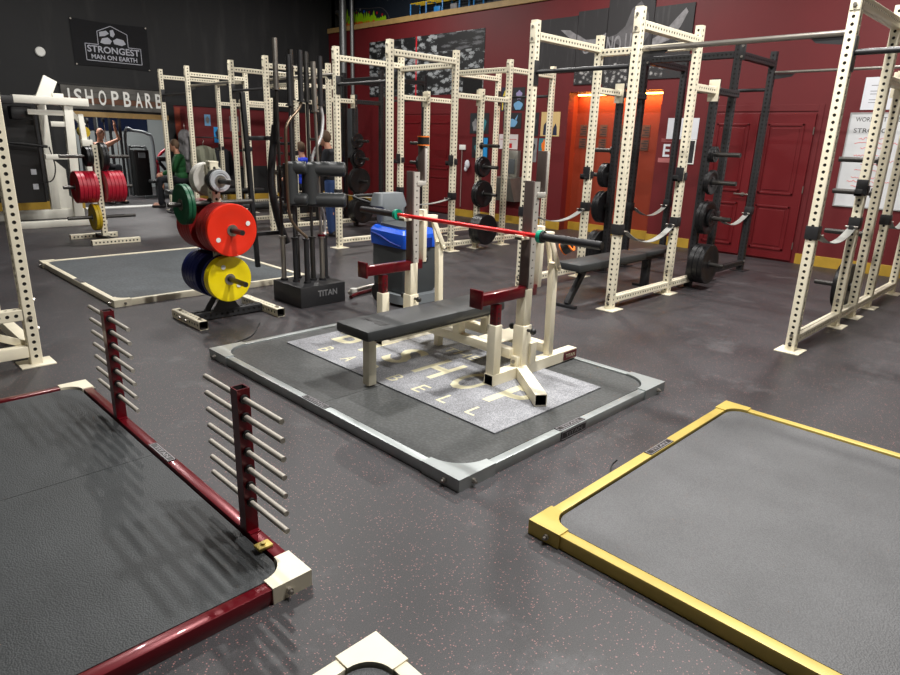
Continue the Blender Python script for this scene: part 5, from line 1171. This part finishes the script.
MB().box((6.15, 16.3, .36), (6.45, 16.6, .44), bev=0.03).build('seat', VINYL, t); MB().bar((6.3, 16.45, .02), (6.3, 16.45, .36), .06, .06).bar((6.0, 16.45, .04), (6.6, 16.45, .04), .06, .06).build('seat_stand', SGREY, t)
t = thing('leg_machine', 'red and black exercise machine at the right side of the opening', 'exercise machine', (6.75, 16.9, 0))
MB().path([(6.42, 16.8, .1), (6.5, 16.8, .6), (6.55, 16.85, .95), (6.85, 16.9, 1.15), (7.0, 16.9, .8)], .035, 10).build('frame', REDP if False else CRIMP, t)
MB().box((6.45, 16.6, .86), (6.75, 16.75, .98), bev=.04).build('pad', VINYL, t); MB().path([(6.5, 16.7, .85), (6.7, 16.75, .6), (6.9, 16.8, .3), (7.1, 16.8, .05)], .04, 10).build('lever', BLACKM, t)
MB().box((6.6, 16.6, .48), (6.95, 16.8, .54), bev=.02).build('seat', LGREY, t); MB().bar((6.4, 16.8, .05), (7.1, 16.8, .05), .08, .08).build('base', LGREY, t)
t = thing('cable_crossover', 'black cable crossover frame beyond the opening', 'cable machine', (5.3, 17.2, 0))
for x in (4.95, 5.3, 5.62, 5.84): MB().bar((x, 17.2, 0), (x, 17.2, 1.98), .055, .055, up=(0, 1, 0)).build('column', BLACKM, t)
MB().box((4.8, 17.1, 1.96), (5.95, 17.3, 2.12), bev=.02).build('top_frame', BLACKM, t)
for x, z in ((5.1, 1.75), (5.45, 1.8), (5.7, 1.7)): MB().cyl((x - .02, 17.12, z), (x + .02, 17.12, z), .07, 18).build('pulley', BLACKR, t)
for x in (5.12, 5.47, 5.72): MB().cyl((x, 17.12, .3), (x, 17.12, 1.75), .012, 8).build('guide_rod', CHROME, t)
MB().box((4.95, 17.15, .05), (5.25, 17.3, .75), bev=.01).build('weight_stack', SGREY, t)

# extra benches and barbells among the far racks
b0 = [o for o in C.objects if o.name == 'flat_bench'][0]
dup(b0, (0.0, 9.66, 0), 'black flat bench inside the farthest cream rack', 'flat benches in the far racks')
dup(b0, (0.0, 6.72, 0), 'black flat bench inside the rack behind the specialty bars', 'flat benches in the far racks')

# ================================================================== PEOPLE
def remesh(mb, name, mats, vox, sm=2):
    me = mb.mesh(name, mats); o = bpy.data.objects.new('tmp_body', me); C.objects.link(o)
    r = o.modifiers.new('r', 'REMESH'); r.mode = 'VOXEL'; r.voxel_size = vox
    s_ = o.modifiers.new('s', 'SMOOTH'); s_.factor = 0.5; s_.iterations = sm
    dg = bpy.context.evaluated_depsgraph_get(); out = bpy.data.meshes.new_from_object(o.evaluated_get(dg)); bpy.data.objects.remove(o)
    out.materials.clear(); out.materials.append(mats); out.shade_smooth(); return out
def person(label, loc, yaw, sit, shirt, pants, hair, arms, head_pitch=0.35, bare=False, seat=0.46):
    t = bpy.data.objects.new('person', None); C.objects.link(t); tag(t, label, 'person'); t.location = loc; t.rotation_euler = (0, 0, yaw)
    hip = seat + 0.135 if sit else 0.93
    V = Vector
    pel = V((0, 0, hip)); chest = pel + V((0, 0.02, 0.34)); neck = pel + V((0, 0.03, 0.53)); hd = neck + V((0, 0.05 + 0.05 * head_pitch, 0.155))
    J = {}
    for s in (-1, 1):
        sh = pel + V((s * 0.185, 0.02, 0.46)); 
        if arms == 'phone': el = sh + V((s * 0.05, 0.04, -0.28)); wr_ = el + V((-s * 0.12, 0.22, 0.07)); hnd = wr_ + V((-s * 0.015, 0.07, 0.03))
        elif arms == 'up': el = sh + V((s * 0.22, 0.05, 0.12)); wr_ = el + V((-s * 0.06, 0.0, 0.25)); hnd = wr_ + V((0, 0, 0.08))
        elif arms == 'knees': el = sh + V((s * 0.05, 0.12, -0.25)); wr_ = el + V((-s * 0.04, 0.2, -0.1)); hnd = wr_ + V((0, 0.07, -0.02))
        else: el = sh + V((s * 0.06, 0.0, -0.29)); wr_ = el + V((s * 0.01, 0.05, -0.26)); hnd = wr_ + V((0, 0.01, -0.08))
        hp = pel + V((s * 0.09, 0, -0.02))
        if sit: kn = hp + V((s * 0.06, 0.42, 0.0)); an = V((kn.x, kn.y + 0.02, 0.095))
        else: kn = V((s * 0.10, 0.02, 0.50)); an = V((s * 0.11, -0.01, 0.09))
        J[s] = (sh, el, wr_, hnd, hp, kn, an)
    mb = MB()
    def limb(*pr):
        P = [p for p, _ in pr]; mb.path(P, [r for _, r in pr], 12, sub=1)
        for p, r in pr: mb.sphere(p, r, 12, 8)
    mb.sphere(pel + V((0, 0, .05)), 0.15, sc_=(1.05, .75, .85)); mb.sphere(pel + V((0, .01, .22)), 0.14, sc_=(1.0, .72, 1.0)); mb.sphere(chest, 0.165, sc_=(1.08, .72, 1.0)); mb.sphere(pel + V((0, .01, .44)), .12, sc_=(1.5, .8, .6))
    limb((neck - V((0, 0, .06)), .062), (hd - V((0, .02, .05)), .055))
    mb.sphere(hd, 0.10, 20, 14, sc_=(.78, .95, 1.18)); mb.sphere(hd + V((0, .03, -.06)), 0.065, sc_=(.9, .95, .9))
    mb.cyl(hd + V((0, .085, .02)), hd + V((0, .118, -.022)), .008, 8, r2=.016); mb.sphere(hd + V((0, .10, -.022)), .017, 8, 6); mb.sphere(hd + V((0, .088, -.062)), .016, 10, 6, sc_=(1.5, .6, .5))
    for s in (-1, 1):
        mb.sphere(hd + V((s * .078, -.005, -.01)), .024, 8, 6, sc_=(.4, .8, 1.2)); mb.sphere(hd + V((s * .03, .083, .028)), .016, 8, 6, sc_=(1.3, .5, .5))
        sh, el, wr_, hnd, hp, kn, an = J[s]
        limb((sh, .056), (el, .041), (wr_, .027)); d = (hnd - wr_).normalized(); side = d.cross(V((s, 0, .3))).normalized(); 
        mb.sphere(wr_ + d * .05, .04, 10, 8, sc_=(.75, .85, .85))
        for k, L in enumerate((.07, .08, .075, .06)):
            b_ = wr_ + d * .08 + side * (k - 1.5) * .018; mid = b_ + d * L * .55; e_ = mid + (d * .6 + V((-s * .6, 0, -.3))).normalized() * L * .5
            mb.path([b_ - d * .03, b_, mid, e_], [.010, .010, .0095, .008], 8, sub=1); mb.sphere(e_, .008, 6, 5)
        th = wr_ + d * .035 - side * .035; mb.path([wr_ + d * .02, th, th + (d + V((-s * .5, 0, 0))).normalized() * .05], [.014, .012, .010], 8, sub=1)
        limb((hp, .085), (kn, .058), (an, .040)); mb.sphere(kn + (an - kn) * .28 + V((0, -.015, 0)), .058, sc_=(.9, 1, 1.6))
        mb.box(an + V((-.04, -.07, -.085)), an + V((.04, .17, -.02)), bev=.02)
    body = bpy.data.objects.new('body', remesh(mb, 'body', SKIN, 0.011)); C.objects.link(body); body.parent = t
    def part(nm, mb2, m_, vox=.014, lab=None):
        o = bpy.data.objects.new(nm, remesh(mb2, nm, m_, vox)); C.objects.link(o); o.parent = t
        if lab: o['label'] = lab
    if not bare:
        m2 = MB(); mb = m2
        mb.sphere(pel + V((0, 0, .06)), 0.165, sc_=(1.12, .82, .8)); mb.sphere(pel + V((0, .01, .22)), 0.165, sc_=(1.05, .76, 1.0)); mb.sphere(chest, 0.185, sc_=(1.1, .76, .98)); mb.sphere(pel + V((0, .01, .455)), .13, sc_=(1.55, .85, .55)); mb.sphere(neck + V((0, 0, -.03)), .078, sc_=(1, 1, .5))
        for s in (-1, 1):
            sh, el, wr_, *_ = J[s]
            limb((sh, .072), (el, .056), (wr_ - (wr_ - el) * .08, .042))
        part('sweater', m2, shirt)
    m3 = MB(); mb = m3; mb.sphere(pel + V((0, 0, .0)), 0.16, sc_=(1.08, .85, .75))
    for s in (-1, 1):
        sh, el, wr_, hnd, hp, kn, an = J[s]; limb((hp, .10), (kn, .075), (an + V((0, 0, .0)), .062))
    part('trousers', m3, pants)
    for s in (-1, 1):
        an = J[s][6]; m4 = MB(); m4.box(an + V((-.048, -.085, -.09)), an + V((.048, .19, -.035)), bev=.02); m4.sphere(an + V((0, -.01, -.02)), .055, sc_=(.9, 1.2, .8)); part('shoe', m4, BLACKR, .010)
    if hair:
        m5 = MB(); m5.sphere(hd + V((0, -.018, .028)), 0.108, 18, 12, sc_=(.82, .93, 1.08)); 
        o = remesh(m5, 'hair', hair, .011)
        bm = bmesh.new(); bm.from_mesh(o); kill = [v for v in bm.verts if (v.co.y - hd.y) > 0.045 + 0.8 * max(0, v.co.z - hd.z - .02) or (v.co.z < hd.z - .04 and v.co.y > hd.y - .03)]
        bmesh.ops.delete(bm, geom=kill, context='VERTS'); bm.to_mesh(o); bm.free(); h_ = bpy.data.objects.new('hair', o); C.objects.link(h_); h_.parent = t
    for s in (-1, 1):
        e = MB().sphere(hd + V((s * .03, .089, .018)), .011, 10, 8); eo = e.build('eye', BLACKP, None); eo.parent = t; eo.matrix_parent_inverse = Matrix.Identity(4)
    return t, J
pm, J = person('person in a black fleece and blue jeans looking down, behind the specialty bars', (6.22, 8.95, 0), 0.55, False, DARKC, DENIM, HAIR, 'phone', 1.0)
pm.scale = (0.95, 0.95, 0.95)
ph = MB().box((-0.035, 0.30, 1.17), (0.035, 0.36, 1.29)).build('phone', BLACKP, None); ph.location = (6.22, 8.95, 0); ph.rotation_euler = (0, 0, 0.55); ph.scale = (0.95, 0.95, 0.95); tag(ph, 'dark phone held by the person in a black fleece', 'phone')
person('person in a royal blue shirt sitting behind the specialty bars', (7.28, 11.42, 0), 0.35, True, BLUC, DARKC, HAIR, 'knees', 0.4, seat=0.50)
person('person in a green shirt sitting near the far opening', (6.0, 14.28, 0), 1.15, True, GRNC, DARKC, HAIR, 'knees', 0.3, seat=0.46)
person('shirtless bald person sitting with raised arms beyond the opening', (4.97, 16.0, 0), 3.3, True, None, DARKC, None, 'up', 0.3, bare=True, seat=0.66)
def stool(label, u, v, h):
    t = thing('plyo_box', label, 'box', (u, v, 0), None); MB().box((u - .22, v - .2, 0), (u + .22, v + .2, h), bev=.01).build('box_body', BLACKM, t); MB().box((u - .21, v - .19, h), (u + .21, v + .19, h + .015), bev=.005).build('top_mat', BLACKR, t)
stool('black box seat under the person in the royal blue shirt', 7.28, 11.42, 0.465); stool('black box seat under the person in the green shirt', 6.0, 14.28, 0.425); stool('black box seat under the shirtless person', 4.97, 16.0, 0.625)
